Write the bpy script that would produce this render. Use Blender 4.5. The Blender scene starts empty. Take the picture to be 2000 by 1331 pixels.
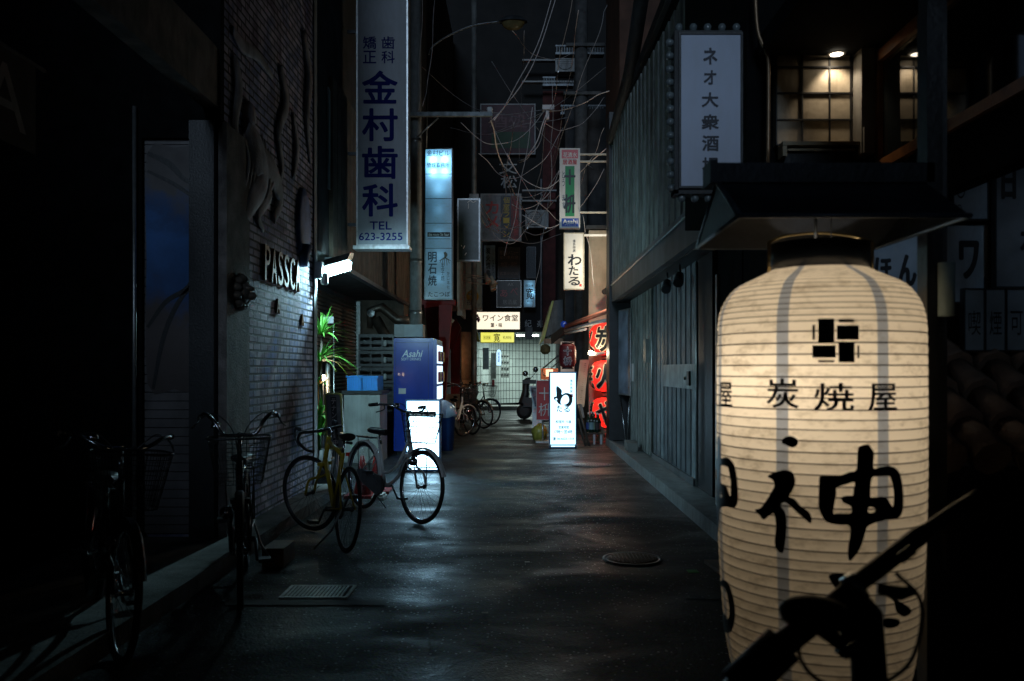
import bpy, bmesh, math, random
from mathutils import Vector, Matrix
R = math.radians
PI = math.pi
random.seed(7)
scene = bpy.context.scene
C = scene.collection

# ------------------------------------------------------------------ camera, world, light, exposure
F, CX, CY, EYE = 1667.0, 1015.0, 722.0, 1.4          # focal length in photo pixels, vanishing point, eye height
cam_d = bpy.data.cameras.new('camera')
cam = bpy.data.objects.new('camera', cam_d); C.objects.link(cam)
cam.location = (0, 0, EYE); cam.rotation_euler = (R(90), 0, 0)
cam_d.sensor_width = 36; cam_d.lens = 36 * F / 2000
cam_d.shift_x = -15 / 2000; cam_d.shift_y = 56.5 / 2000
cam_d.clip_start = 0.05; cam_d.clip_end = 1000
cam_d.dof.use_dof = True; cam_d.dof.focus_distance = 12.5; cam_d.dof.aperture_fstop = 3.8
scene.camera = cam

world = bpy.data.worlds.new('World'); scene.world = world; world.use_nodes = True
wn = world.node_tree.nodes; wl = world.node_tree.links
bg = wn['Background']
sky = wn.new('ShaderNodeTexSky'); sky.sky_type = 'NISHITA'; sky.sun_disc = False
sky.sun_elevation = R(16.6); sky.sun_rotation = R(185.7)
wl.new(sky.outputs[0], bg.inputs[0]); bg.inputs[1].default_value = 0.00022

sun_d = bpy.data.lights.new('city_glow', 'SUN'); sun_d.energy = 0.55; sun_d.angle = R(12); sun_d.color = (0.56, 0.76, 1.0)
sun = bpy.data.objects.new('city_glow', sun_d); C.objects.link(sun)
_d = Vector((0.10, 1.0, -0.30)).normalized()
sun.rotation_euler = _d.to_track_quat('-Z', 'Y').to_euler()

scene.view_settings.view_transform = 'Standard'; scene.view_settings.look = 'None'
scene.view_settings.exposure = 0.0; scene.view_settings.gamma = 1.0
scene.cycles.use_denoising = True
scene.cycles.max_bounces = 6; scene.cycles.diffuse_bounces = 3; scene.cycles.glossy_bounces = 3
scene.cycles.transmission_bounces = 4; scene.cycles.sample_clamp_indirect = 4.0
scene.cycles.caustics_reflective = False; scene.cycles.caustics_refractive = False

def X(px, Y): return (px - CX) / F * Y
def Z(py, Y): return EYE - (py - CY) / F * Y
def P(px, py, Y): return Vector((X(px, Y), Y, Z(py, Y)))

# ------------------------------------------------------------------ materials
MATS = {}
def mat(name, col, rough=0.6, metal=0.0, var=0.25, scale=8.0, bump=0.0, bscale=60.0, dirt=0.0, spec=0.5, coat=0.0, rvar=0.0):
    if name in MATS: return MATS[name]
    m = bpy.data.materials.new(name); m.use_nodes = True
    nt = m.node_tree; n = nt.nodes; l = nt.links; b = n['Principled BSDF']
    b.inputs['Roughness'].default_value = rough; b.inputs['Metallic'].default_value = metal
    b.inputs['Specular IOR Level'].default_value = spec; b.inputs['Coat Weight'].default_value = coat
    tc = n.new('ShaderNodeTexCoord')
    no = n.new('ShaderNodeTexNoise'); no.inputs['Scale'].default_value = scale; no.inputs['Detail'].default_value = 6
    l.new(tc.outputs['Object'], no.inputs['Vector'])
    r = n.new('ShaderNodeValToRGB'); r.color_ramp.elements[0].position = 0.3; r.color_ramp.elements[1].position = 0.72
    a = [max(0, c * (1 - var)) for c in col]; z = [min(1, c * (1 + var)) for c in col]
    r.color_ramp.elements[0].color = (*a, 1); r.color_ramp.elements[1].color = (*z, 1)
    l.new(no.outputs[0], r.inputs[0])
    out = r.outputs[0]
    if dirt:
        n2 = n.new('ShaderNodeTexNoise'); n2.inputs['Scale'].default_value = scale * 0.35; n2.inputs['Detail'].default_value = 9
        n2.inputs['Roughness'].default_value = 0.7
        mp = n.new('ShaderNodeMapping'); mp.inputs['Scale'].default_value = (1.7, 1.7, 0.5)
        l.new(tc.outputs['Object'], mp.inputs[0]); l.new(mp.outputs[0], n2.inputs['Vector'])
        r2 = n.new('ShaderNodeValToRGB'); r2.color_ramp.elements[0].position = 0.45; r2.color_ramp.elements[1].position = 0.66
        r2.color_ramp.elements[0].color = (1, 1, 1, 1); k = 1 - dirt; r2.color_ramp.elements[1].color = (k, k * 0.95, k * 0.88, 1)
        mx = n.new('ShaderNodeMix'); mx.data_type = 'RGBA'; mx.blend_type = 'MULTIPLY'; mx.inputs[0].default_value = 1
        l.new(n2.outputs[0], r2.inputs[0]); l.new(out, mx.inputs[6]); l.new(r2.outputs[0], mx.inputs[7]); out = mx.outputs[2]
    l.new(out, b.inputs['Base Color'])
    if rvar:
        mr = n.new('ShaderNodeMapRange'); mr.inputs[3].default_value = max(0.03, rough - rvar); mr.inputs[4].default_value = min(1, rough + rvar)
        l.new(no.outputs[0], mr.inputs[0]); l.new(mr.outputs[0], b.inputs['Roughness'])
    if bump:
        n3 = n.new('ShaderNodeTexNoise'); n3.inputs['Scale'].default_value = bscale; n3.inputs['Detail'].default_value = 4
        l.new(tc.outputs['Object'], n3.inputs['Vector'])
        bp = n.new('ShaderNodeBump'); bp.inputs['Strength'].default_value = bump; bp.inputs['Distance'].default_value = 0.02
        l.new(n3.outputs[0], bp.inputs['Height']); l.new(bp.outputs[0], b.inputs['Normal'])
    MATS[name] = m
    return m

def emit(name, col, strength, base=(0.8, 0.8, 0.8)):
    if name in MATS: return MATS[name]
    m = bpy.data.materials.new(name); m.use_nodes = True
    b = m.node_tree.nodes['Principled BSDF']
    b.inputs['Base Color'].default_value = (*base, 1); b.inputs['Roughness'].default_value = 0.35
    b.inputs['Emission Color'].default_value = (*col, 1); b.inputs['Emission Strength'].default_value = strength
    MATS[name] = m
    return m

def paper(name, col, trans=0.6, dirt=0.35, rough=0.6):
    """Translucent sheet: lets the lamp inside shine through."""
    if name in MATS: return MATS[name]
    m = bpy.data.materials.new(name); m.use_nodes = True
    nt = m.node_tree; n = nt.nodes; l = nt.links; n.remove(n['Principled BSDF']); out = n['Material Output']
    tc = n.new('ShaderNodeTexCoord'); no = n.new('ShaderNodeTexNoise'); no.inputs['Scale'].default_value = 14; no.inputs['Detail'].default_value = 10
    no.inputs['Roughness'].default_value = 0.72
    mp = n.new('ShaderNodeMapping'); mp.inputs['Scale'].default_value = (1, 1, 2.2)
    l.new(tc.outputs['Object'], mp.inputs[0]); l.new(mp.outputs[0], no.inputs['Vector'])
    r = n.new('ShaderNodeValToRGB'); e = r.color_ramp.elements
    e[0].position = 0.50; e[1].position = 0.74; e[0].color = (*col, 1); k = 1 - dirt
    e[1].color = (col[0] * k, col[1] * k * 0.93, col[2] * k * 0.82, 1)
    l.new(no.outputs[0], r.inputs[0])
    d = n.new('ShaderNodeBsdfDiffuse'); t = n.new('ShaderNodeBsdfTranslucent'); mx = n.new('ShaderNodeMixShader'); mx.inputs[0].default_value = trans
    g = n.new('ShaderNodeBsdfGlossy'); g.inputs['Roughness'].default_value = rough; m2 = n.new('ShaderNodeMixShader'); m2.inputs[0].default_value = 0.04
    l.new(r.outputs[0], d.inputs[0]); l.new(r.outputs[0], t.inputs[0]); l.new(d.outputs[0], mx.inputs[1]); l.new(t.outputs[0], mx.inputs[2])
    l.new(mx.outputs[0], m2.inputs[1]); l.new(g.outputs[0], m2.inputs[2]); l.new(m2.outputs[0], out.inputs[0])
    MATS[name] = m
    return m

def bricks(name, c1, c2, cm, bw, bh, axis='YZ', mortar=0.02, rough=0.8, bump=0.5, murals=False, offset=0.5, uv=False, dirt=0.5):
    if name in MATS: return MATS[name]
    m = bpy.data.materials.new(name); m.use_nodes = True
    nt = m.node_tree; n = nt.nodes; l = nt.links; b = n['Principled BSDF']; b.inputs['Roughness'].default_value = rough
    tc = n.new('ShaderNodeTexCoord'); cb = n.new('ShaderNodeCombineXYZ')
    if uv: l.new(tc.outputs['UV'], cb.inputs[0]) if False else None
    sp = n.new('ShaderNodeSeparateXYZ'); l.new(tc.outputs['UV' if uv else 'Object'], sp.inputs[0])
    if uv: l.new(sp.outputs[0], cb.inputs[0]); l.new(sp.outputs[1], cb.inputs[1])
    else:
        l.new(sp.outputs['XYZ'.index(axis[0])], cb.inputs[0]); l.new(sp.outputs['XYZ'.index(axis[1])], cb.inputs[1])
    br = n.new('ShaderNodeTexBrick'); br.inputs['Scale'].default_value = 1.0
    br.offset = offset; br.inputs['Brick Width'].default_value = bw; br.inputs['Row Height'].default_value = bh
    br.inputs['Mortar Size'].default_value = mortar; br.inputs['Mortar Smooth'].default_value = 0.25; br.inputs['Bias'].default_value = -0.2
    br.inputs['Color1'].default_value = (*c1, 1); br.inputs['Color2'].default_value = (*c2, 1); br.inputs['Mortar'].default_value = (*cm, 1)
    l.new(cb.outputs[0], br.inputs['Vector'])
    no = n.new('ShaderNodeTexNoise'); no.inputs['Scale'].default_value = 1.3; no.inputs['Detail'].default_value = 10; no.inputs['Roughness'].default_value = 0.7
    l.new(tc.outputs['Object'], no.inputs['Vector'])
    r = n.new('ShaderNodeValToRGB'); e = r.color_ramp.elements; e[0].position = 0.36; e[1].position = 0.66
    k = 1 - dirt; e[0].color = (k, k, k, 1); e[1].color = (1.0, 1.0, 1.0, 1)
    l.new(no.outputs[0], r.inputs[0])
    mx = n.new('ShaderNodeMix'); mx.data_type = 'RGBA'; mx.blend_type = 'MULTIPLY'; mx.inputs[0].default_value = 1
    l.new(br.outputs[0], mx.inputs[6]); l.new(r.outputs[0], mx.inputs[7]); col = mx.outputs[2]
    if murals:
        n2 = n.new('ShaderNodeTexNoise'); n2.inputs['Scale'].default_value = 0.9; n2.inputs['Detail'].default_value = 3; n2.inputs['Distortion'].default_value = 1.5
        l.new(tc.outputs['Object'], n2.inputs['Vector'])
        r2 = n.new('ShaderNodeValToRGB'); cr = r2.color_ramp; cr.interpolation = 'EASE'
        cr.elements[0].position = 0.30; cr.elements[0].color = (0.16, 0.24, 0.62, 1)
        cr.elements[1].position = 0.72; cr.elements[1].color = (1.0, 0.92, 1.0, 1)
        for p, c in ((0.42, (0.34, 0.24, 0.36, 1)), (0.50, (0.95, 0.88, 0.98, 1)), (0.58, (0.30, 0.36, 0.62, 1))):
            x = cr.elements.new(p); x.color = c
        l.new(n2.outputs[0], r2.inputs[0])
        m3 = n.new('ShaderNodeMix'); m3.data_type = 'RGBA'; m3.blend_type = 'MULTIPLY'; m3.inputs[0].default_value = 0.9
        l.new(col, m3.inputs[6]); l.new(r2.outputs[0], m3.inputs[7]); col = m3.outputs[2]
    l.new(col, b.inputs['Base Color'])
    bp = n.new('ShaderNodeBump'); bp.inputs['Strength'].default_value = bump; bp.inputs['Distance'].default_value = 0.02; bp.invert = True
    ad = n.new('ShaderNodeMath'); ad.operation = 'ADD'; n4 = n.new('ShaderNodeTexNoise'); n4.inputs['Scale'].default_value = 35
    l.new(tc.outputs['Object'], n4.inputs['Vector'])
    ml = n.new('ShaderNodeMath'); ml.operation = 'MULTIPLY'; ml.inputs[1].default_value = 0.5; l.new(n4.outputs[0], ml.inputs[0])
    l.new(br.outputs['Fac'], ad.inputs[0]); l.new(ml.outputs[0], ad.inputs[1]); l.new(ad.outputs[0], bp.inputs['Height']); l.new(bp.outputs[0], b.inputs['Normal'])
    MATS[name] = m
    return m

def asphalt(name):
    m = bpy.data.materials.new(name); m.use_nodes = True
    nt = m.node_tree; n = nt.nodes; l = nt.links; b = n['Principled BSDF']
    tc = n.new('ShaderNodeTexCoord')
    big = n.new('ShaderNodeTexNoise'); big.inputs['Scale'].default_value = 1.1; big.inputs['Detail'].default_value = 7; big.inputs['Roughness'].default_value = 0.62; big.inputs['Distortion'].default_value = 0.6
    mp = n.new('ShaderNodeMapping'); mp.inputs['Scale'].default_value = (0.8, 1.35, 1)
    l.new(tc.outputs['Object'], mp.inputs[0]); l.new(mp.outputs[0], big.inputs['Vector'])
    fine = n.new('ShaderNodeTexVoronoi'); fine.inputs['Scale'].default_value = 75
    l.new(tc.outputs['Object'], fine.inputs['Vector'])
    r = n.new('ShaderNodeValToRGB'); e = r.color_ramp.elements; e[0].position = 0.35; e[1].position = 0.68
    e[0].color = (0.016, 0.020, 0.024, 1); e[1].color = (0.06, 0.068, 0.076, 1)
    l.new(big.outputs[0], r.inputs[0])
    mx = n.new('ShaderNodeMix'); mx.data_type = 'RGBA'; mx.blend_type = 'MULTIPLY'; mx.inputs[0].default_value = 0.75
    l.new(r.outputs[0], mx.inputs[6]); l.new(fine.outputs['Color'], mx.inputs[7])
    fl_ = n.new('ShaderNodeTexVoronoi'); fl_.inputs['Scale'].default_value = 48; l.new(tc.outputs['Object'], fl_.inputs['Vector'])
    sx_ = n.new('ShaderNodeSeparateColor'); l.new(fl_.outputs['Color'], sx_.inputs[0])
    gt_ = n.new('ShaderNodeMath'); gt_.operation = 'GREATER_THAN'; gt_.inputs[1].default_value = 0.90; l.new(sx_.outputs[0], gt_.inputs[0])
    near_ = n.new('ShaderNodeMath'); near_.operation = 'LESS_THAN'; near_.inputs[1].default_value = 0.33; l.new(fl_.outputs['Distance'], near_.inputs[0])
    an_ = n.new('ShaderNodeMath'); an_.operation = 'MULTIPLY'; l.new(gt_.outputs[0], an_.inputs[0]); l.new(near_.outputs[0], an_.inputs[1])
    m4 = n.new('ShaderNodeMix'); m4.data_type = 'RGBA'; m4.inputs[7].default_value = (0.30, 0.32, 0.34, 1)
    l.new(an_.outputs[0], m4.inputs[0]); l.new(mx.outputs[2], m4.inputs[6]); l.new(m4.outputs[2], b.inputs['Base Color'])
    rr = n.new('ShaderNodeMapRange'); rr.inputs[1].default_value = 0.35; rr.inputs[2].default_value = 0.65
    rr.inputs[3].default_value = 0.32; rr.inputs[4].default_value = 0.75
    l.new(big.outputs[0], rr.inputs[0]); l.new(rr.outputs[0], b.inputs['Roughness'])
    b.inputs['Specular IOR Level'].default_value = 0.22
    b1 = n.new('ShaderNodeBump'); b1.inputs['Strength'].default_value = 0.5; b1.inputs['Distance'].default_value = 0.0035
    l.new(fine.outputs['Distance'], b1.inputs['Height'])
    mid = n.new('ShaderNodeTexNoise'); mid.inputs['Scale'].default_value = 16; mid.inputs['Detail'].default_value = 5
    l.new(tc.outputs['Object'], mid.inputs['Vector'])
    b2 = n.new('ShaderNodeBump'); b2.inputs['Strength'].default_value = 0.5; b2.inputs['Distance'].default_value = 0.007
    l.new(mid.outputs[0], b2.inputs['Height']); l.new(b1.outputs[0], b2.inputs['Normal']); l.new(b2.outputs[0], b.inputs['Normal'])
    return m

BLACK = mat('black_paint', (0.012, 0.013, 0.015), 0.45, var=0.4, bump=0.1)
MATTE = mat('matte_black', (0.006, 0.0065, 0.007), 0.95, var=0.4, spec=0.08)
DARK = mat('dark_paint', (0.03, 0.033, 0.036), 0.6, var=0.4, bump=0.2, dirt=0.4)
DARKWALL = mat('dark_render', (0.045, 0.045, 0.048), 0.85, var=0.5, scale=3, bump=0.4, dirt=0.6)
GREYWALL = mat('grey_render', (0.16, 0.16, 0.155), 0.85, var=0.3, scale=3, bump=0.4, dirt=0.6)
CONC = mat('concrete', (0.22, 0.22, 0.21), 0.85, var=0.25, scale=5, bump=0.4, dirt=0.5)
STEEL = mat('galvanised_steel', (0.45, 0.47, 0.48), 0.38, 0.8, var=0.2, scale=20, dirt=0.3)
CHROME = mat('chrome', (0.6, 0.62, 0.64), 0.18, 1.0, var=0.1)
DSTEEL = mat('dark_steel', (0.10, 0.11, 0.12), 0.4, 0.7, var=0.3, dirt=0.4)
RUBBER = mat('rubber', (0.012, 0.012, 0.013), 0.6, var=0.3)
LEATHER = mat('black_vinyl', (0.014, 0.014, 0.015), 0.32, var=0.3)
WHITEP = mat('white_plastic', (0.62, 0.63, 0.63), 0.45, var=0.08, scale=3, dirt=0.25)
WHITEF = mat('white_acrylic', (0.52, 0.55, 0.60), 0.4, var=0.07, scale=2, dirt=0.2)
CREAM = mat('cream_siding', (0.52, 0.45, 0.33), 0.7, var=0.12, scale=4, bump=0.15, dirt=0.35)
INK = mat('black_ink', (0.006, 0.007, 0.010), 0.45, var=0.2)
NAVY = mat('navy_ink', (0.008, 0.013, 0.095), 0.9, var=0.1, spec=0.05)
REDINK = mat('red_ink', (0.50, 0.03, 0.02), 0.5, var=0.1)
GREEN = mat('green_ink', (0.015, 0.22, 0.08), 0.5, var=0.1)
PINK = mat('pink_ink', (0.55, 0.14, 0.17), 0.5, var=0.1)
BLUEINK = mat('blue_ink', (0.02, 0.07, 0.38), 0.5, var=0.1)
YELLOWINK = mat('yellow_ink', (0.62, 0.42, 0.02), 0.5, var=0.1)
WHITEINK = mat('white_ink', (0.75, 0.75, 0.73), 0.5, var=0.05)
GOLD = mat('gold_leaf_metal', (0.20, 0.095, 0.03), 0.6, 0.3, var=0.3, scale=20)
REDP = mat('red_paint', (0.17, 0.010, 0.014), 0.55, var=0.25, scale=5, bump=0.15, dirt=0.3)
REDWALL = mat('dark_red_wall', (0.09, 0.02, 0.018), 0.8, var=0.4, scale=4, bump=0.3, dirt=0.4)
BLUEP = mat('blue_enamel', (0.016, 0.055, 0.42), 0.22, var=0.12, scale=2, coat=0.3, dirt=0.15)
BLUECR = mat('blue_crate_plastic', (0.04, 0.32, 0.85), 0.4, var=0.12)
WOOD = mat('weathered_wood', (0.11, 0.085, 0.065), 0.75, var=0.4, scale=6, bump=0.4, dirt=0.5)
WOODBR = mat('brown_wood', (0.22, 0.10, 0.04), 0.45, var=0.3, scale=9, bump=0.2)
LEAF = mat('green_leaf', (0.08, 0.26, 0.035), 0.45, var=0.45, scale=12)
YELLOWP = mat('yellow_paint', (0.50, 0.36, 0.02), 0.35, 0.0, var=0.2, dirt=0.3)
YGPAINT = mat('yellow_green_trim', (0.42, 0.44, 0.10), 0.5, var=0.2, dirt=0.4)
SILVERP = mat('silver_paint', (0.48, 0.50, 0.51), 0.28, 0.6, var=0.1, dirt=0.25)
SIDING2 = mat('grey_green_boards_worn', (0.21, 0.235, 0.225), 0.6, var=0.35, scale=6, bump=0.25, dirt=0.5)
SIDING3 = mat('grey_green_boards_pale', (0.27, 0.30, 0.285), 0.6, var=0.3, scale=4, bump=0.25, dirt=0.5)
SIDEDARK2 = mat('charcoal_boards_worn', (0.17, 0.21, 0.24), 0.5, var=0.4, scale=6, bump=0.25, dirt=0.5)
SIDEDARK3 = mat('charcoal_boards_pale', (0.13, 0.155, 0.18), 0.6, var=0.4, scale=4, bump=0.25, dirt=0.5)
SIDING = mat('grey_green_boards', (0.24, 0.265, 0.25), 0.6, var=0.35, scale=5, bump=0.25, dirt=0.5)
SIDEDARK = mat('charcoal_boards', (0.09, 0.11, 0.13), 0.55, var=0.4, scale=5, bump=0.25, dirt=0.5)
CABLE = mat('cable_sheath', (0.34, 0.33, 0.34), 0.5, var=0.3)
CABLEL = mat('pale_cable_sheath', (0.70, 0.62, 0.60), 0.5, var=0.2)

# ------------------------------------------------------------------ mesh helpers
ORG = {}
class MB:
    def __init__(s): s.v = []; s.f = []; s.m = []; s.k = 0; s.smooth = set()
    def quad(s, a, b, c, d):
        i = len(s.v); s.v += [Vector(a), Vector(b), Vector(c), Vector(d)]; s.f.append((i, i + 1, i + 2, i + 3)); s.m.append(s.k)
    def poly(s, pts):
        i = len(s.v); s.v += [Vector(p) for p in pts]; s.f.append(tuple(range(i, i + len(pts)))); s.m.append(s.k)
    def box(s, x0, x1, y0, y1, z0, z1, M=None):
        if x0 > x1: x0, x1 = x1, x0
        if y0 > y1: y0, y1 = y1, y0
        if z0 > z1: z0, z1 = z1, z0
        i = len(s.v)
        vs = [Vector(p) for p in ((x0,y0,z0),(x1,y0,z0),(x1,y1,z0),(x0,y1,z0),(x0,y0,z1),(x1,y0,z1),(x1,y1,z1),(x0,y1,z1))]
        if M is not None: vs = [M @ v for v in vs]
        s.v += vs
        for f in ((0,3,2,1),(4,5,6,7),(0,1,5,4),(1,2,6,5),(2,3,7,6),(3,0,4,7)):
            s.f.append(tuple(i + j for j in f)); s.m.append(s.k)
        return s
    def prism(s, poly, d):                                  # polygon (3-D points) swept along the vector d
        i = len(s.v); n = len(poly); d = Vector(d)
        s.v += [Vector(p) for p in poly] + [Vector(p) + d for p in poly]
        s.f.append(tuple(range(i + n - 1, i - 1, -1))); s.f.append(tuple(range(i + n, i + 2 * n))); s.m += [s.k, s.k]
        for j in range(n):
            k = (j + 1) % n; s.f.append((i + j, i + k, i + n + k, i + n + j)); s.m.append(s.k)
        return s
    def tube(s, pts, r, n=8, caps=True, closed=False):
        pts = [Vector(p) for p in pts]; N = len(pts)
        rr = r if isinstance(r, (list, tuple)) else [r] * N
        i0 = len(s.v); up = None
        for k, p in enumerate(pts):
            a = pts[(k - 1) % N] if (k > 0 or closed) else p
            b = pts[(k + 1) % N] if (k < N - 1 or closed) else p
            t = (b - a)
            t = t.normalized() if t.length > 1e-9 else Vector((0, 0, 1))
            if up is None:
                up = Vector((0, 0, 1)) if abs(t.z) < 0.9 else Vector((1, 0, 0))
            u = t.cross(up)
            if u.length < 1e-6: u = t.cross(Vector((0, 1, 0)))
            u.normalize(); w = u.cross(t).normalized(); up = w
            for j in range(n):
                q = 2 * PI * j / n
                s.v.append(p + (u * math.cos(q) + w * math.sin(q)) * rr[k])
        for k in range(N if closed else N - 1):
            for j in range(n):
                a = i0 + k * n + j; b = i0 + k * n + (j + 1) % n; e = ((k + 1) % N) * n
                s.f.append((a, b, i0 + e + (j + 1) % n, i0 + e + j)); s.m.append(s.k); s.smooth.add(len(s.f) - 1)
        if caps and not closed:
            s.f.append(tuple(i0 + j for j in range(n - 1, -1, -1))); s.m.append(s.k)
            s.f.append(tuple(i0 + (N - 1) * n + j for j in range(n))); s.m.append(s.k)
        return s
    def lathe(s, prof, c, n=32, axis='Z', mats=None, a0=0.0, segmat=None, smooth=True):
        c = Vector(c); i0 = len(s.v)
        for (r, z) in prof:
            for j in range(n):
                q = a0 + 2 * PI * j / n
                x, y = r * math.cos(q), r * math.sin(q)
                s.v.append(c + (Vector((x, y, z)) if axis == 'Z' else Vector((z, x, y)) if axis == 'X' else Vector((x, z, y))))
        for k in range(len(prof) - 1):
            for j in range(n):
                s.f.append((i0 + k * n + j, i0 + k * n + (j + 1) % n, i0 + (k + 1) * n + (j + 1) % n, i0 + (k + 1) * n + j))
                mm = s.k
                if mats: mm = mats[k]
                if segmat and mm == s.k: mm = segmat(j, mm)
                s.m.append(mm)
                if smooth: s.smooth.add(len(s.f) - 1)
        return s
    def mesh(s, name, mats, off=Vector((0, 0, 0))):
        me = bpy.data.meshes.new(name)
        me.from_pydata([tuple(v - off) for v in s.v], [], s.f); me.validate(verbose=False)
        for m in (mats if isinstance(mats, (list, tuple)) else [mats]): me.materials.append(m)
        if len(me.polygons) == len(s.m):
            me.polygons.foreach_set('material_index', s.m)
            me.polygons.foreach_set('use_smooth', [i in s.smooth for i in range(len(s.f))])
        me.update(); return me
    def build(s, name, mats, parent, label=None):           # a part, given in world coordinates
        off = ORG.get(parent.name, Vector((0, 0, 0)))
        o = bpy.data.objects.new(name, s.mesh(name, mats, off)); C.objects.link(o)
        o.parent = parent; ORG[o.name] = off
        if label: o['label'] = label
        return o
    def solo(s, name, mats, label, cat, group=None):        # a thing that is one mesh
        xs = [v.x for v in s.v]; ys = [v.y for v in s.v]; zs = [v.z for v in s.v]
        off = Vector(((min(xs) + max(xs)) / 2, (min(ys) + max(ys)) / 2, min(zs)))
        o = bpy.data.objects.new(name, s.mesh(name, mats, off)); C.objects.link(o); o.location = off; ORG[o.name] = off
        tag(o, label, cat, group); return o
    def struct(s, name, mats):
        o = bpy.data.objects.new(name, s.mesh(name, mats)); C.objects.link(o); o['kind'] = 'structure'; ORG[o.name] = Vector((0, 0, 0))
        return o

def tag(o, label, cat, group=None):
    o['label'] = label; o['category'] = cat
    if group: o['group'] = group
def thing(name, label, cat, loc=(0, 0, 0), group=None):
    o = bpy.data.objects.new(name, None); C.objects.link(o); o.location = loc; o.empty_display_size = 0.2
    ORG[o.name] = Vector(loc); tag(o, label, cat, group); return o
def lamp(name, kind, loc, energy, color, parent=None, size=0.05, rot=None, spot=None, size_y=None):
    d = bpy.data.lights.new(name, kind); d.energy = energy; d.color = color
    if kind == 'AREA':
        d.size = size
        if size_y: d.shape = 'RECTANGLE'; d.size_y = size_y
    else: d.shadow_soft_size = size
    if spot: d.spot_size = R(spot); d.spot_blend = 0.5
    o = bpy.data.objects.new(name, d); C.objects.link(o)
    off = ORG.get(parent.name, Vector((0, 0, 0))) if parent else Vector((0, 0, 0))
    o.location = Vector(loc) - off; o.parent = parent
    if rot: o.rotation_euler = rot
    return o
def smooth_line(pts, n=6, closed=False):
    pts = [Vector(p) for p in pts]; N = len(pts); out = []
    for i in range(N if closed else N - 1):
        p1, p2 = pts[i], pts[(i + 1) % N]
        p0 = pts[(i - 1) % N] if (closed or i > 0) else p1 * 2 - p2
        p3 = pts[(i + 2) % N] if (closed or i < N - 2) else p2 * 2 - p1
        for k in range(n):
            t = k / n
            out.append(0.5 * ((2 * p1) + (p2 - p0) * t + (2 * p0 - 5 * p1 + 4 * p2 - p3) * t * t + (3 * p1 - p0 - 3 * p2 + p3) * t ** 3))
    if not closed: out.append(pts[-1])
    return out

# ---- writing: outlines of characters laid on a surface
_tcache = {}
def glyphs(body, bold=0.0):
    k = (body, bold)
    if k not in _tcache:
        c = bpy.data.curves.new('t', 'FONT'); c.body = body; c.offset = bold; c.resolution_u = 3
        o = bpy.data.objects.new('t', c); C.objects.link(o)
        bpy.context.view_layer.update()
        me = bpy.data.meshes.new_from_object(o.evaluated_get(bpy.context.evaluated_depsgraph_get()))
        vs = [(v.co.x, v.co.y) for v in me.vertices]; fs = [tuple(p.vertices) for p in me.polygons]
        bpy.data.objects.remove(o); bpy.data.curves.remove(c); bpy.data.meshes.remove(me)
        _tcache[k] = (vs, fs)
    return _tcache[k]
def outlines(polys, n=5):
    """filled 2-D shapes; holes are outlines inside outlines"""
    c = bpy.data.curves.new('t', 'CURVE'); c.dimensions = '2D'; c.fill_mode = 'FRONT'
    for p in polys:
        q = smooth_line([(a, b, 0) for a, b in p], n, True) if n else [Vector((a, b, 0)) for a, b in p]
        s = c.splines.new('POLY'); s.points.add(len(q) - 1)
        for i, v in enumerate(q): s.points[i].co = (v.x, v.y, 0, 1)
        s.use_cyclic_u = True
    o = bpy.data.objects.new('t', c); C.objects.link(o); bpy.context.view_layer.update()
    me = bpy.data.meshes.new_from_object(o.evaluated_get(bpy.context.evaluated_depsgraph_get()))
    vs = [(v.co.x, v.co.y) for v in me.vertices]; fs = [tuple(p.vertices) for p in me.polygons]
    bpy.data.objects.remove(o); bpy.data.curves.remove(c); bpy.data.meshes.remove(me)
    return vs, fs
def fit(body, rect, bold=0.0, aspect=False):
    """glyphs of body stretched into rect (u0, v0, u1, v1), v up"""
    vs, fs = glyphs(body, 0.0)
    if not vs: return [], []
    xs = [v[0] for v in vs]; ys = [v[1] for v in vs]
    x0, x1, y0, y1 = min(xs), max(xs), min(ys), max(ys)
    u0, v0, u1, v1 = rect
    sx = (u1 - u0) / max(1e-6, x1 - x0); sy = (v1 - v0) / max(1e-6, y1 - y0)
    if aspect:
        s = min(abs(sx), abs(sy)); cx, cy = (u0 + u1) / 2, (v0 + v1) / 2
        sx = math.copysign(s, sx); sy = math.copysign(s, sy)
        return [(cx + (v[0] - (x0 + x1) / 2) * sx, cy + (v[1] - (y0 + y1) / 2) * sy) for v in vs], fs
    return [(u0 + (v[0] - x0) * sx, v0 + (v[1] - y0) * sy) for v in vs], fs
def lay(mb, shape, fn, flip=False):
    vs, fs = shape; i = len(mb.v)
    mb.v += [Vector(fn(*v)) for v in vs]
    for f in fs:
        mb.f.append(tuple(i + j for j in (reversed(f) if flip else f))); mb.m.append(mb.k)
def front(Y, d=0.003): return lambda px, py: (X(px, Y), Y - d, Z(py, Y))
def heavy(mb, shape, fn, du, dv):
    """heavier strokes: the same outline repeated around itself, each copy a hair prouder; fn(u, v, lift)"""
    lay(mb, shape, lambda u, v: fn(u, v, 0))
    if du:
        for k in range(8):
            q = 2 * PI * k / 8; ox, oy = math.cos(q) * du, math.sin(q) * dv
            lay(mb, ([(a + ox, b + oy) for a, b in shape[0]], shape[1]), lambda u, v: fn(u, v, .00012 * (k + 1)))
def text(mb, body, px0, py0, px1, py1, Y, bold=0.0, aspect=False, d=0.003):
    h = abs(py1 - py0); e = max(0, bold) * h * .8
    heavy(mb, fit(body, (px0 + e, py1 - e, px1 - e, py0 + e), 0, aspect), lambda u, v, l: (X(u, Y), Y - d - l, Z(v, Y)), e, e)
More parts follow.
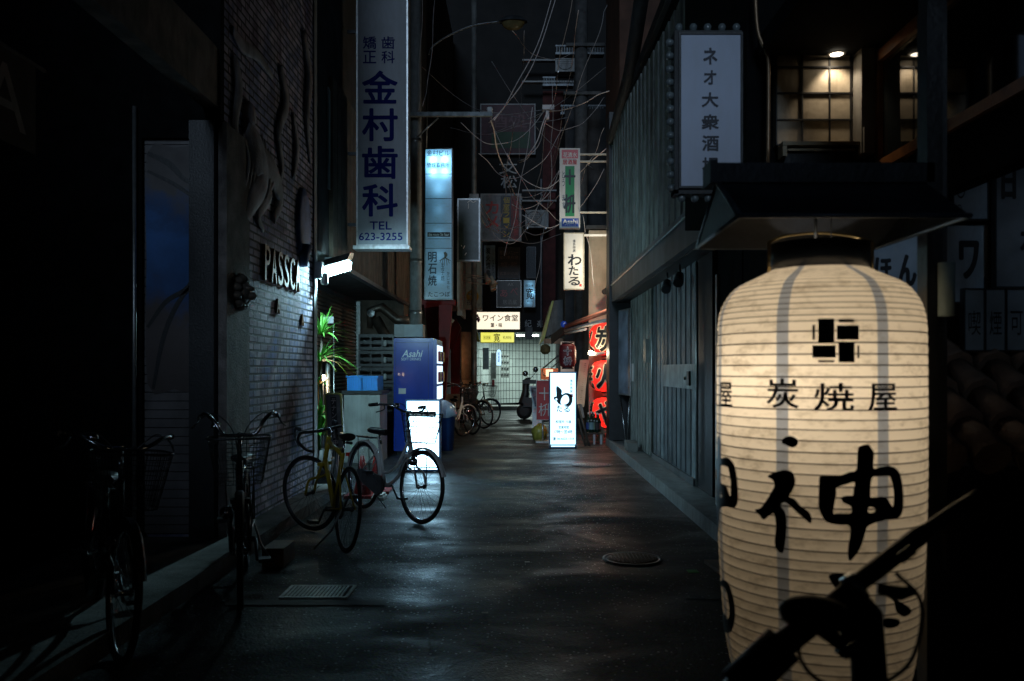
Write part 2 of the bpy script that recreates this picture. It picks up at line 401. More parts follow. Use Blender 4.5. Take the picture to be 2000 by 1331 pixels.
def vtext(mb, body, px0, py0, px1, py1, Y, bold=0.0, gap=0.12, d=0.003):
    n = len(body); h = (py1 - py0) / n
    for i, ch in enumerate(body):
        if ch == ' ': continue
        a = py0 + i * h + h * gap / 2; b = a + h * (1 - gap)
        text(mb, ch, px0, a, px1, b, Y, bold, False, d)
def brush(mb, strokes, fn):
    """brush strokes: points (u, v, width)"""
    for si, st in enumerate(strokes):
        q = smooth_line(st, 5); L = []; Rr = []
        for k in range(len(q)):
            a = q[max(0, k - 1)]; b = q[min(len(q) - 1, k + 1)]; t = Vector((b.x - a.x, b.y - a.y))
            if t.length < 1e-6: t = Vector((1, 0))
            t.normalize(); nn = Vector((-t.y, t.x)) * q[k].z / 2
            L.append((q[k].x + nn.x, q[k].y + nn.y)); Rr.append((q[k].x - nn.x, q[k].y - nn.y))
        vs = L + Rr; n = len(L); fs = [(k, k + 1, n + k + 1, n + k) for k in range(n - 1)]
        lay(mb, (vs, fs), fn)

# ------------------------------------------------------------------ ground and other structure
ASPH = asphalt('asphalt')
g = MB(); g.quad((-150, -150, 0), (150, -150, 0), (150, 150, 0), (-150, 150, 0)); g.struct('ground', ASPH)
patch_m = mat('asphalt_patch', (0.020, 0.021, 0.023), 0.36, var=0.5, scale=2.2, bump=0.35, bscale=75, rvar=0.2)
tr = MB()   # repaired trench along the right-hand side
tr.poly([(1.02, 5.2, 0.004), (1.5, 5.2, 0.004), (1.42, 12.2, 0.004), (1.02, 12.4, 0.004)])
tr.struct('road_patch', ASPH)
rnd = random.Random(77); ck = MB()
for (x, y, a0, L_) in ((-.3, 7.6, .1, 1.2), (.9, 8.4, 2.6, 1.3), (-.6, 11, .6, 1.6)):
    p = Vector((x, y)); a_ = a0; d = 0; prev = None
    while d < L_:
        a_ += rnd.uniform(-.55, .55); st_ = rnd.uniform(.05, .11); d += st_; wd = rnd.uniform(.001, .004); n_ = Vector((-math.sin(a_), math.cos(a_))) * wd; q = (p + n_, p - n_)
        if prev: ck.quad((*prev[0], .0046), (*prev[1], .0046), (*q[1], .0046), (*q[0], .0046))
        prev = q; p = p + Vector((math.cos(a_), math.sin(a_))) * st_; a_ += (a0 - a_) * .3
ck.struct('road_cracks', mat('crack_black', (.002, .002, .002), .9))
kb = MB()   # stone kerb at the foot of the brick building and in front of the recess
kb.box(-2.30, -2.02, 3.2, 9.62, 0, 0.11); kb.box(-3.2, -2.30, 3.2, 6.58, 0, 0.11)
kb.struct('kerb', CONC)
kl = MB(); kl.box(1.60, 1.66, 6.0, 15.9, 0, 0.135); kl.box(1.66, 1.95, 6.0, 15.9, 0, 0.115); kl.struct('kerb_right', mat('wet_stone', (0.26, 0.27, 0.28), 0.35, var=0.35, scale=9, bump=0.25, dirt=0.5, rvar=0.12))
fk = MB(); fk.box(-1.9, 1.6, 29.2, 30.4, 0, 0.14); fk.struct('pavement', CONC)

# ------------------------------------------------------------------ LEFT: brick building (corner, gold letters)
BRK = bricks('painted_brick', (0.95, 0.90, 0.98), (0.55, 0.56, 0.70), (0.03, 0.03, 0.035), 0.21, 0.068, 'YZ', 0.011, murals=True, bump=1.0, dirt=0.6)
bb = thing('brick_building', 'corner building of painted brick with gold dimensional letters and mural', 'building', (-2.3, 8, 0))
w = MB(); w.box(-8, -2.30, 6.6, 9.62, 0, 12); w.build('wall', BRK, bb)
cn = MB(); cn.box(-2.34, -2.285, 9.50, 9.64, 0.11, 12); cn.build('corner_trim', mat('grey_stone_trim', (0.35, 0.37, 0.38), 0.7, var=0.2, bump=0.3, dirt=0.3), bb)
pl = MB()
for y0, y1 in ((6.57, 7.12),): pl.box(-2.32, -2.255, y0, y1, 0.11, 3.3)
pl.build('pilaster', mat('dark_brick_render', (0.20, 0.18, 0.17), 0.85, var=0.5, scale=6, bump=0.6, dirt=0.5), bb)
# gold letters on the wall plane
def leftwall(x, d=0.0): 
    return lambda px, py: (x + d, F * x / (px - CX), Z(py, F * x / (px - CX)))
def wall_text(body, y0, y1, z0, z1, x, thick, bold):
    vs, fs = fit(body, (y0, z0, y1, z1), bold)
    m = MB(); lay(m, (vs, fs), lambda u, v: (x + thick, u, v))
    # rims
    ed = {}
    for f in fs:
        for a, b in zip(f, f[1:] + f[:1]): ed[(a, b)] = 1
    for (a, b) in ed:
        if (b, a) not in ed:
            m.quad((x + thick, vs[a][0], vs[a][1]), (x, vs[a][0], vs[a][1]), (x, vs[b][0], vs[b][1]), (x + thick, vs[b][0], vs[b][1]))
    return m
L = 'PASSCA'; ys = 7.60; ye = 8.86; st = (ye - ys) / len(L)
for i, ch in enumerate(L):
    wall_text(ch, ys + i * st + 0.02, ys + (i + 1) * st - 0.03, 2.20, 2.52, -2.299, 0.028, 0.012).build('letter', GOLD, bb)
wall_text('A', 8.02, 8.13, 1.93, 2.07, -2.299, 0.02, 0.0).build('letter', GOLD, bb)
wall_text('A', 8.93, 9.03, 1.86, 1.98, -2.299, 0.02, 0.0).build('letter', GOLD, bb)
# lion-mask ornament
om = MB(); oc = Vector((-2.25, 6.86, 2.02))
om.lathe([(0.001, 0.09), (0.05, 0.085), (0.085, 0.05), (0.10, 0.0)], oc, 14, 'X')
for k in range(11):
    q = 2 * PI * k / 11; p = oc + Vector((0.02, math.cos(q) * 0.115, math.sin(q) * 0.115)); om.lathe([(0.001, 0.035), (0.03, 0.02), (0.042, -0.02)], p, 8, 'X')
for dy in (-0.035, 0.035): om.lathe([(0.001, 0.115), (0.018, 0.10), (0.024, 0.06)], oc + Vector((0, dy, 0.03)), 8, 'X')
om.lathe([(0.001, 0.14), (0.03, 0.12), (0.042, 0.05)], oc + Vector((0, 0, -0.03)), 8, 'X')
om.build('lion_mask', mat('bronze', (0.20, 0.17, 0.14), 0.4, 0.5, var=0.3), bb)
# plaster relief: standing figure with drapery, hanging branches, blue oval
PLAST = mat('painted_plaster', (0.46, 0.42, 0.44), 0.8, var=0.4, scale=5, bump=0.4, dirt=0.5)
rl = MB()
def wallp(px, py, d=0.0): 
    Y = F * -2.30 / (px - CX); return Vector((-2.30 + d, Y, Z(py, Y)))
def rtube(p, rr):
    q = smooth_line(p, 6); rq = [x.x for x in smooth_line([(a_, 0, 0) for a_ in rr], 6)]; rl.tube(q, [max(.008, a_) for a_ in rq], 16)
rtube([wallp(475, 250, .05), wallp(490, 300, .10), wallp(500, 350, .12), wallp(480, 400, .10), wallp(470, 440, .04)], [.10, .20, .16, .11, .05])
rtube([wallp(500, 310, .08), wallp(525, 340, .11), wallp(540, 390, .09), wallp(530, 430, .05)], [.14, .13, .09, .05])
rl.lathe([(0.001, .2), (.09, .16), (.12, .06), (.12, 0)], wallp(482, 225, 0), 12, 'X')
rtube([wallp(545, 130, .03), wallp(555, 200, .06), wallp(540, 260, .06), wallp(548, 330, .05), wallp(536, 380, .03)], [.05, .08, .06, .05, .02])
rtube([wallp(590, 60, .03), wallp(600, 150, .07), wallp(596, 230, .06), wallp(604, 320, .04)], [.06, .09, .07, .03])
rtube([wallp(455, 110, .03), wallp(462, 170, .05), wallp(456, 250, .04), wallp(470, 330, .05)], [.05, .08, .06, .06])
rtube([wallp(570, 220, .03), wallp(576, 290, .06), wallp(571, 350, .04)], [.03, .07, .03])
rtube([wallp(452, 60, .03), wallp(470, 90, .06), wallp(500, 110, .05), wallp(530, 150, .03)], [.04, .06, .05, .03])
rtube([wallp(505, 345, .07), wallp(520, 380, .08), wallp(500, 420, .07), wallp(512, 450, .03)], [.05, .07, .05, .03])
for k_ in range(9):
    rtube([wallp(468 + k_ * 6, 262 + (k_ % 3) * 14, .10), wallp(474 + k_ * 6, 320 + k_ * 4, .17), wallp(466 + k_ * 6, 392 + (k_ % 4) * 9, .08)], [.018, .026, .014])
for v in rl.v: v.x = -2.30 + (v.x + 2.30) * .32
rl.build('relief_figure', PLAST, bb)
ov = MB(); ov.lathe([(0.001, 0.05), (0.22, 0.045), (0.29, 0.03), (0.30, 0.0)], (0, 0, 0), 24, 'X')
oc2 = wallp(590, 436); ov.v = [Vector((oc2.x + v.x, oc2.y + v.y * 0.9, oc2.z + v.z * 1.25)) for v in ov.v]
ov.tube([wallp(588, 480, .02), wallp(587, 520, .02)], [.10, .05], 8)
ov.build('blue_oval', mat('blue_plaster', (0.05, 0.12, 0.34), 0.6, var=0.4, scale=6, bump=0.3), bb)
# near face of the brick building: roller shutter painted with a mural (blue field, dark sweeping lines)
sh = MB(); Ys = 6.565
sh.k = 0
z = 0.14
while z < 3.2:
    sh.box(-2.886, -2.521, Ys, Ys + 0.03, z, z + 0.062); z += 0.068
sh.build('roller_shutter', mat('shutter_grey', (0.15, 0.14, 0.145), 0.55, var=0.4, scale=3, dirt=0.5), bb)
fn = front(Ys, 0.006)
ml = MB(); lay(ml, outlines([[(287, 215), (392, 215), (392, 780), (287, 780)], ][:0] or [[(288, 300), (340, 290), (392, 305), (392, 500), (391, 745), (340, 760), (289, 750), (287, 510)]], 3), fn) if True else lay(ml, outlines([[(289, 425), (310, 438), (340, 436), (365, 447), (392, 445), (392, 500), (391, 562), (372, 566), (350, 585), (325, 580), (305, 602), (289, 598), (288, 510)]], 3), fn)
MU = bpy.data.materials.new('mural_paint'); MU.use_nodes = True; n_ = MU.node_tree.nodes; l_ = MU.node_tree.links; b_ = n_['Principled BSDF']; b_.inputs['Roughness'].default_value = .7
tc_ = n_.new('ShaderNodeTexCoord'); sp_ = n_.new('ShaderNodeSeparateXYZ'); l_.new(tc_.outputs['Object'], sp_.inputs[0]); no_ = n_.new('ShaderNodeTexNoise'); no_.inputs['Scale'].default_value = 3.2; no_.inputs['Detail'].default_value = 8; no_.inputs['Roughness'].default_value = .65
l_.new(tc_.outputs['Object'], no_.inputs['Vector']); ma_ = n_.new('ShaderNodeMath'); ma_.operation = 'MULTIPLY_ADD'; ma_.inputs[1].default_value = 1.1; l_.new(no_.outputs[0], ma_.inputs[0]); l_.new(sp_.outputs[2], ma_.inputs[2])
mr_ = n_.new('ShaderNodeMapRange'); mr_.inputs[1].default_value = 1.6; mr_.inputs[2].default_value = 3.9; l_.new(ma_.outputs[0], mr_.inputs[0])
cr_ = n_.new('ShaderNodeValToRGB'); l_.new(mr_.outputs[0], cr_.inputs[0]); e_ = cr_.color_ramp.elements; e_[0].position = .0; e_[0].color = (.07, .055, .05, 1); e_[1].position = 1; e_[1].color = (.06, .055, .055, 1)
for p_, c_ in ((.30, (.12, .10, .10)), (.42, (.05, .13, .34)), (.58, (.07, .22, .58)), (.68, (.05, .12, .30)), (.80, (.14, .13, .13))): x_ = e_.new(p_); x_.color = (*c_, 1)
l_.new(cr_.outputs[0], b_.inputs['Base Color']); ml.build('mural', MU, bb)
ml = MB(); brush(ml, [[(289, 300, 8), (330, 320, 12), (360, 350, 9), (392, 365, 5)], [(289, 335, 5), (340, 360, 8), (392, 395, 6)],
                      [(392, 500, 8), (370, 560, 10), (325, 590, 9), (289, 640, 6)], [(392, 540, 5), (350, 590, 9), (320, 660, 9), (300, 760, 6)]], front(Ys, 0.009))
ml.build('mural_lines', BLACK, bb)
sb = MB(); sb.box(-8, -2.887, 6.52, 6.598, 0, 12); sb.box(-2.886, -2.285, 6.52, 6.598, 3.31, 12); sb.box(-2.886, -2.521, 6.52, 6.598, 3.17, 3.309); sb.build('shade_black_sheet', MATTE, bb)  # black sheets added over lit brick, standing in for deep shade
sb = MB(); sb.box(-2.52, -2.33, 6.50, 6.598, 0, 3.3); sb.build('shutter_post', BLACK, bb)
sb = MB(); sb.tube([(-2.93, 6.49, 0), (-2.93, 6.49, 3.4)], 0.016, 8); sb.build('drainpipe', STEEL, bb)

# near-left shopfront under a canopy beam
nl = thing('dark_shopfront', 'unlit shopfront at the left edge behind a long timber canopy beam', 'building', (-3.2, 2.5, 0))
w = MB(); w.box(-9, -4.3, -6, 6.55, 0, 3.45); w.build('wall', DARKWALL, nl)
w = MB(); w.box(-4.29, -4.05, 1.2, 1.5, 0, 3.3); w.box(-4.29, -4.05, 3.6, 3.85, 0, 3.3); w.box(-4.29, -4.18, 1.5, 3.6, 2.4, 2.55); w.build('door_frame', WOOD, nl)
w = MB(); w.box(-2.42, -2.30, -2, 6.59, 3.40, 3.85); w.box(-4.3, -2.43, 2.0, 2.12, 3.5, 3.7); w.build('canopy_beam', mat('worn_timber', (.24, .20, .17), .75, var=.4, scale=6, bump=.4, dirt=.5), nl)
w = MB(); w.box(-9, -4.2, -6, 6.55, 3.46, 12); w.box(-9, 9, -6.6, -6.01, 0, 4.9); w.build('upper_wall_and_sun_blocker', DARKWALL, nl)  # second box: unseen wall added behind the camera to block the sun
w = MB(); w.box(-4.298, -4.28, 5.6, 6.15, 1.5, 2.15); w.build('poster', mat('brown_poster', (0.20, 0.16, 0.10), 0.6, var=0.3), nl)
w = wall_text('E', 5.80, 6.00, 1.62, 1.98, -4.279, 0.004, 0.02); w.build('lettering', BLACK, nl)
w = MB(); w.box(-4.298, -4.28, 4.6, 5.35, 0.9, 2.15); w.build('poster', mat('grey_poster', (0.30, 0.27, 0.25), 0.6, var=0.3), nl)
# hanging banner with letters under the canopy
bn = MB(); bn.quad((-2.75, 3.9, 2.6), (-2.75, 4.9, 2.6), (-2.75, 4.9, 3.1), (-2.75, 3.9, 3.1))
bnr = thing('fabric_banner', 'dark fabric banner reading CA hung under the canopy at far left', 'banner', (-2.75, 4.4, 2.6))
bx = MB(); bx.box(-2.76, -2.75, 3.9, 4.85, 2.62, 3.12); bx.tube([(-2.755, 3.8, 3.13), (-2.755, 4.95, 3.13)], 0.012, 6); bx.build('cloth', mat('dark_cloth', (0.05, 0.05, 0.05), 0.9), bnr)
bx = MB(); vs = fit('CA', (3.98, 2.7, 4.75, 3.04), 0.01); lay(bx, vs, lambda u, v: (-2.747, u, v)); bx.build('lettering', mat('grey_ink', (0.30, 0.30, 0.30), 0.8), bnr)

# ------------------------------------------------------------------ LEFT: timber-clad building over the recess
tb = thing('timber_building', 'building with board-clad overhang above a dark recess and roller shutter', 'building', (-3, 13.5, 0))
w = MB(); w.box(-8, -2.28, 9.66, 17.3, 2.75, 12); w.build('overhang', DARKWALL, tb)
w = MB(); y = 10.2
while y < 17.25:
    w.box(-2.279, -2.232, y, y + 0.245, 2.72, 4.9); y += 0.26
w.build('boarding', WOOD, tb)
w = MB(); w.box(-2.285, -2.20, 10.0, 17.3, 2.66, 2.717); w.build('fascia_strip', DSTEEL, tb)
w = MB(); w.box(-3.4, -3.15, 9.66, 16.5, 0, 2.74); w.build('wall', DARKWALL, tb)
w = MB(); z = 0.1
while z < 2.62:
    w.prism([(-3.149, 10.2, z), (-3.10, 10.2, z + .012), (-3.149, 10.2, z + .062)], (0, 6.1, 0)); z += 0.064
w.build('roller_shutter', mat('brown_shutter', (0.20, 0.16, 0.13), 0.5, 0.3, var=0.3, dirt=0.5), tb)
w = MB(); w.box(-3.13, -3.05, 16.32, 16.42, 0, 2.7); w.build('shutter_rail', STEEL, tb)
w = MB(); w.box(-3.4, -2.24, 16.52, 17.2, 0, 2.74); w.build('end_wall', WOOD, tb)
# pale cladding panel high on the corner
w = MB(); w.prism([(-2.279, 10.1, 3.55), (-2.279, 11.45, 3.48), (-2.279, 11.45, 4.3), (-2.279, 10.1, 4.75)], (0.02, 0, 0)); w.build('pale_panel', mat('pale_blue_panel', (0.42, 0.50, 0.56), 0.5, var=0.2, dirt=0.4), tb)
# duct and pipes on the end wall of the recess
dp = MB(); Yd = 16.3
dp.tube([P(722, 640, Yd) , P(722, 606, Yd), P(745, 600, Yd), P(775, 625, Yd), P(800, 628, Yd)], [.05, .07, .09, .09, .09], 10)
dp.tube([P(733, 622, Yd), P(800, 745, Yd)], 0.10, 8)
dpt = dp.solo('exhaust_duct', mat('duct_brown', (0.16, 0.13, 0.11), 0.4, 0.6, var=0.4, dirt=0.4), 'brown bent exhaust duct with a round end above the blue crates', 'duct')
sl = thing('wall_spotlight', 'small round unlit spotlight clamped to the duct in the recess', 'lamp', tuple(P(722, 612, 16.1)))
w = MB(); w.lathe([(0.03, 0.16), (0.07, 0.10), (0.075, 0.0)], P(724, 612, 16.08), 14, 'Y'); w.build('housing', DSTEEL, sl)
w = MB(); w.lathe([(0.001, 0.0), (0.07, 0.004)], P(724, 612, 16.07), 14, 'Y'); w.build('lens', CHROME, sl)

# floodlight on the brick corner
fl = thing('floodlight', 'lit white floodlight on the brick corner above the plant', 'lamp', (-2.27, 9.6, 2.6))
LIT = emit('flood_tube', (0.50, 0.90, 1.0), 24)
a = P(624, 530, 9.62); b = P(683, 513, 9.95)
w = MB(); dz = Vector((0, 0, 0.078)); dn = Vector((0.02, 0.10, 0))
w.prism([a + dn * 0.6 + dz * .5, a - dn * 0.7 + dz * .3, a + Vector((0, 0, .12)) + dn * .2, a + Vector((0, .02, .12)) + dn * 1.2], b - a); w.build('hood', STEEL, fl)
w = MB(); w.prism([a - dn * 0.6 + dz * .15, a + dn * .6 + dz * .2, a + dn * .35 - dz * 1.1, a - dn * .35 - dz * 1.1], b - a); w.build('tube', LIT, fl)
w = MB(); w.box(-2.285, -2.20, 9.50, 9.58, 2.42, 2.60); w.build('bracket', WHITEP, fl)
w = MB(); w.lathe([(0.001, 0.0), (0.035, 0.002), (0.042, 0.02), (0.042, 0.12), (0.03, 0.135), (0.001, 0.136)], P(634, 557, 9.6), 14); w.build('motion_sensor', WHITEP, fl)
lamp('flood_spill', 'SPOT', a.lerp(b, .55) + Vector((0.02, -0.04, -0.08)), 150, (0.50, 0.88, 1.0), fl, 0.05, Vector((-.50, -.90, -.42)).to_track_quat('-Z', 'Y').to_euler(), 62)
fg_ = lamp('flood_glow', 'SPOT', a.lerp(b, .62) + Vector((0.0, 0.02, -0.10)), 210, (0.50, 0.88, 1.0), fl, 0.05, Vector((.50, .72, -.62)).to_track_quat('-Z', 'Y').to_euler(), 150)

# ------------------------------------------------------------------ signs
def sign_box(name, label, px0, py0, px1, py1, Y, depth=0.16, casing=DARK, face=WHITEF, fw=0.02, cat='sign', group=None):
    x0, x1, z0, z1 = X(px0, Y), X(px1, Y), Z(py1, Y), Z(py0, Y)
    t = thing(name, label, cat, ((x0 + x1) / 2, Y + depth / 2, z0), group)
    m = MB()
    m.box(x0 - fw, x0, Y - 0.008, Y + depth, z0 - fw, z1 + fw); m.box(x1, x1 + fw, Y - 0.008, Y + depth, z0 - fw, z1 + fw)
    m.box(x0, x1, Y - 0.008, Y + depth, z1, z1 + fw); m.box(x0, x1, Y - 0.008, Y + depth, z0 - fw, z0)
    m.box(x0, x1, Y + depth - 0.02, Y + depth - 0.002, z0, z1)
    m.build('casing', casing, t)
    if face is not None:
        m = MB(); m.box(x0, x1, Y, Y + 0.006, z0, z1); m.build('panel', face, t)
    return t
def letters(t, mt, *items):
    m = MB()
    for it in items:
        if it[0] == 'v': vtext(m, *it[1:])
        elif it[0] == 'h': text(m, *it[1:])
    return m.build('lettering', mt, t)
def rectf(m, px0, py0, px1, py1, Y, d=0.002): m.quad((X(px0, Y), Y - d, Z(py1, Y)), (X(px1, Y), Y - d, Z(py1, Y)), (X(px1, Y), Y - d, Z(py0, Y)), (X(px0, Y), Y - d, Z(py0, Y)))

# dental clinic sign
Yk = 11.0
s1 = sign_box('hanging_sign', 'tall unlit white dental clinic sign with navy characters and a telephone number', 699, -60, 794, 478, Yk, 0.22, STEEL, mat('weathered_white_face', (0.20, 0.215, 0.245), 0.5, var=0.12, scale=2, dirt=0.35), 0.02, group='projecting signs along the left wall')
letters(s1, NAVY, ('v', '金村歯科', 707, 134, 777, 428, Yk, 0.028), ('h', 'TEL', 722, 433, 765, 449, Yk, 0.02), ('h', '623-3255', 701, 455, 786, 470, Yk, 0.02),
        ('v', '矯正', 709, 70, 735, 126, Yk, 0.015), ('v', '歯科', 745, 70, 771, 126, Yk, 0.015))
w = MB(); w.box(X(690, Yk), X(800, Yk), Yk - .03, Yk + .24, Z(487, Yk), Z(480.5, Yk)); w.build('drip_tray', STEEL, s1)
w = MB()
for pz in (60, 300, 440): w.box(-2.24, X(697, Yk), Yk + .08, Yk + .12, Z(pz, Yk), Z(pz, Yk) + .04)
w.build('bracket', DSTEEL, s1)

# lit tenants sign (lamps inside, translucent face)
Yt = 14.5
s2 = sign_box('lit_sign', 'tall light box of six stacked tenant panels glowing blue-white at its top', 831, 292, 882, 584, Yt, 0.20, DSTEEL, None, 0.018, group='projecting signs along the left wall')
w = MB(); w.quad((X(831, Yt), Yt, Z(584, Yt)), (X(882, Yt), Yt, Z(584, Yt)), (X(882, Yt), Yt, Z(292, Yt)), (X(831, Yt), Yt, Z(292, Yt)))
w.build('panel', paper('acrylic_diffuser', (0.62, 0.78, 0.92), 0.5, 0.12, 0.2), s2)
w = MB()
for py in (340, 388, 436, 485): w.box(X(831, Yt), X(882, Yt), Yt - .006, Yt - .001, Z(py + 1, Yt), Z(py, Yt))
w.build('divider', BLACK, s2)
letters(s2, mat('blue_black_ink', (0.01, 0.03, 0.06), 0.5), ('h', '金村ビル', 834, 294, 878, 305, Yt, 0.012), ('h', '管理事務所', 834, 318, 878, 328, Yt, 0.012), ('h', 'たこつぼ', 836, 570, 879, 580, Yt, 0.015),
        ('v', '明石焼', 836, 491, 853, 560, Yt, 0.022), ('v', '玉子焼', 861, 515, 868, 550, Yt, -0.002), ('v', 'かじ本社', 873, 530, 878, 566, Yt, -0.002))
w = MB(); rectf(w, 835, 454, 879, 463, Yt, .004); rectf(w, 836, 466.5, 879, 467.5, Yt, .004); w.build('band', INK, s2)
letters(s2, WHITEINK, ('h', 'the route So Faur', 837, 455.5, 877, 461.5, Yt, 0.01, False, 0.007))
w = MB(); fnn = front(Yt, .004)      # small octopus drawing
brush(w, [[(868, 493, 4), (871, 498, 6), (869, 504, 3)]] + [[(869, 503, 1.3), (869 + dx, 508, 1.2), (869 + dx * 1.4, 514 + dy, .8)] for dx, dy in ((-7, 0), (-4, 5), (-1, 6), (3, 5), (6, 1), (8, -4), (-8, -4))], fnn)
w.build('octopus_drawing', mat('sepia_ink', (0.12, 0.09, 0.06), 0.6), s2)
for px, py, e in ((846, 312, 4.2), (846, 336, 3.4), (869, 312, 4.2), (869, 336, 3.4), (857, 368, 1.6), (857, 410, 0.55), (857, 455, 0.5), (857, 500, 0.55), (857, 545, 0.5)):
    lamp('tube_glow', 'POINT', (X(px, Yt), Yt + 0.07 if py < 350 else Yt + .13, Z(py, Yt)), e * 0.8, (0.34, 0.74, 1.0), s2, 0.02)

# empty sign frame
Ye = 17.0
s3 = sign_box('empty_sign_frame', 'dark blank sign panel in a rounded pale metal frame beside the tenants light box', 896, 391, 935, 508, Ye, 0.14, None or STEEL, mat('dark_glass_panel', (0.03, 0.05, 0.05), 0.3, var=0.4), 0.03, group='projecting signs along the left wall')
w = MB(); brush(w, [[(913, 396, 1.5), (919, 392.5, 1.5), (924, 396, 1.2), (930, 393, 1)], [(915, 398, .9), (915, 408, .9)], [(908, 480, 1.2), (905, 486, 1.4)], [(901, 479, 1.2), (902, 482, 1.2)], [(911, 494, 1.4), (908, 499, 1.2)]], front(Ye))
w.build('peeling_paint', WHITEINK, s3)

# utility pole with cross-arm
up = thing('utility_pole', 'concrete utility pole behind the vending machine with a steel cross-arm', 'utility pole', (X(812, 15.4), 15.4, 0))
w = MB(); w.tube([(X(812, 15.4), 15.4, 0), (X(812, 15.4), 15.4, 9.5)], [.115, .095], 16); w.build('pole', mat('pole_concrete', (0.30, 0.31, 0.31), 0.7, var=0.2, dirt=0.45), up)
w = MB(); w.box(X(800, 15.2), X(962, 15.2), 15.16, 15.24, Z(228, 15.2), Z(220, 15.2)); w.build('cross_arm', mat('worn_arm', (.22, .25, .26), .55, .2, var=.4, dirt=.5), up)
w = MB(); w.tube([P(815, 268, 15.2), P(856, 231, 15.2)], .014, 6); w.build('brace', STEEL, up)
w = MB()
for py in (276, 510, 610): w.lathe([(.118, -.03), (.118, .03), (.10, .031)], (X(812, 15.4), 15.4, Z(py, 15.4)), 16)
w.build('band', STEEL, up)
w = MB()
for px in (955, 958): w.lathe([(.001, .1), (.03, .09), (.045, .05), (.03, .03), (.045, 0), (.001, 0)], P(px, 220, 15.2), 10)
w.build('insulator', WHITEP, up)

gb = thing('grey_meter_box', 'pale grey electrical box on the pole above the vending machine', 'box', tuple(P(805, 660, 15.1)))
w = MB(); x0, x1 = X(790, 14.9), X(826, 14.9); w.box(X(770, 14.9), x1, 14.9, 15.25, Z(659, 14.9), Z(634, 14.9)); w.build('cabinet', mat('box_grey', (0.40, 0.43, 0.45), 0.5, var=0.15, dirt=0.2), gb)
w = MB(); w.box(x0, x1 - .02, 14.88, 14.898, Z(658, 14.9), Z(635, 14.9)); w.build('door', mat('box_light_grey', (0.50, 0.55, 0.58), 0.5, var=0.1), gb)

# second slim steel pole, street lamp arm
sp = MB(); sp.tube([(X(926, 21), 21, 2.6), (X(926, 21), 21, 11.5)], .07, 10)
sp.box(X(921, 21) - .05, X(931, 21) + .05, 20.93, 21.07, Z(392, 21), Z(380, 21))
sp.tube([(X(926, 21), 21, 0), (X(926, 21), 21, 2.6)], .07, 10)
sp.solo('steel_pole', mat('pole_steel', (0.20, 0.205, 0.20), 0.5, .3, var=0.3, dirt=0.4), 'slim grey steel pole rising behind the blank sign frame', 'pole')
sl = thing('street_lamp', 'unlit cobra-head street lamp on a long curved arm among the cables', 'street lamp', (X(838, 16.5), 16.5, 4))
w = MB(); w.tube(smooth_line([P(836, 108, 16.5), P(846, 90, 16.5), P(880, 68, 16.5), P(925, 50, 16.5), P(980, 42, 16.5)], 5), .022, 8); w.tube([P(836, 108, 16.5), P(832, 300, 16.5)], .022, 8); w.build('arm', DSTEEL, sl)
w = MB(); c = P(1002, 44, 16.5); w.lathe([(.001, .12), (.12, .10), (.2, .03), (.21, 0)], (0, 0, 0), 16); w.v = [Vector((c.x + v.x * 1.35, c.y + v.y * .8, c.z + v.z)) for v in w.v]; w.build('lamp_head', DSTEEL, sl)
w = MB(); w.lathe([(.17, 0), (.14, -.09), (.08, -.14), (.001, -.155)], (0, 0, 0), 16); w.v = [Vector((c.x + v.x * 1.35, c.y + v.y * .8, c.z + v.z)) for v in w.v]; w.build('diffuser', mat('yellowed_glass', (0.10, 0.085, 0.04), 0.12, var=0.3), sl)

# ------------------------------------------------------------------ vending machine
vm = thing('vending_machine', 'tall blue drinks vending machine seen from its side beside the utility pole', 'vending machine', (-1.72, 14.5, 0))
x0, x1 = X(769, 14), X(846, 14)
w = MB(); w.box(x0, x1, 14.0, 15.0, 0.06, Z(661, 14)); w.build('body', BLUEP, vm)
w = MB(); w.box(x1 + .002, x1 + .06, 14.0, 15.0, 0.06, Z(663, 14)); w.build('front_door', mat('vending_front', (0.05, 0.09, 0.40), 0.3, var=0.1), vm)
w = MB()
for z0, z1 in ((1.50, 1.80), (1.16, 1.46), (0.90, 1.12)): w.box(x1 + .061, x1 + .068, 14.03, 14.97, z0, z1)
w.build('display_window', emit('vending_glow', (0.62, 0.86, 1.0), 1.6), vm)
for zz in (1.53, 1.19):
    for k in range(7):
        yy = 14.10 + k * .13; w = MB(); w.lathe([(.001, 0), (.018, 0), (.02, .02), (.02, .15), (.014, .17), (.001, .17)], (x1 + .09, yy, zz), 8)
        w.build('drink_sample', [REDP, mat('can_white', (.6, .6, .6), .3), mat('can_yellow', (.6, .4, .05), .3), BLUEP][k % 4], vm)
w = MB(); w.box(x1 + .061, x1 + .072, 14.1, 14.9, 0.3, 0.55); w.build('delivery_flap', BLACK, vm)
w = MB(); text(w, 'Asahi', 785, 684, 823, 698, 14, .03); 
w.v = [Vector((v.x + (v.z - 1.6) * .25, v.y, v.z)) for v in w.v]; text(w, 'SOFT DRINKS', 784, 699, 822, 704.5, 14, .01); w.build('logo', mat('pale_blue_ink', (0.75, 0.85, 0.92), .5, var=.05), vm)
w = MB(); w.box(x0 + .05, x1 - .05, 14.05, 14.95, 0, .06); w.build('plinth', BLACK, vm)
w = MB(); w.box(x0 + .03, x1 - .03, 13.994, 13.999, 1.84, 1.846); w.box(x0 + .03, x0 + .036, 13.994, 13.999, .1, 1.839); w.box(x1 - .08, x1 - .074, 13.994, 13.999, .1, 1.839); w.build('panel_seam', mat('seam_blue', (.006, .015, .08), .5), vm)
w = MB(); w.box(x0 + .08, x0 + .2, 13.993, 13.999, 1.0, 1.09); w.build('sticker', WHITEP, vm)

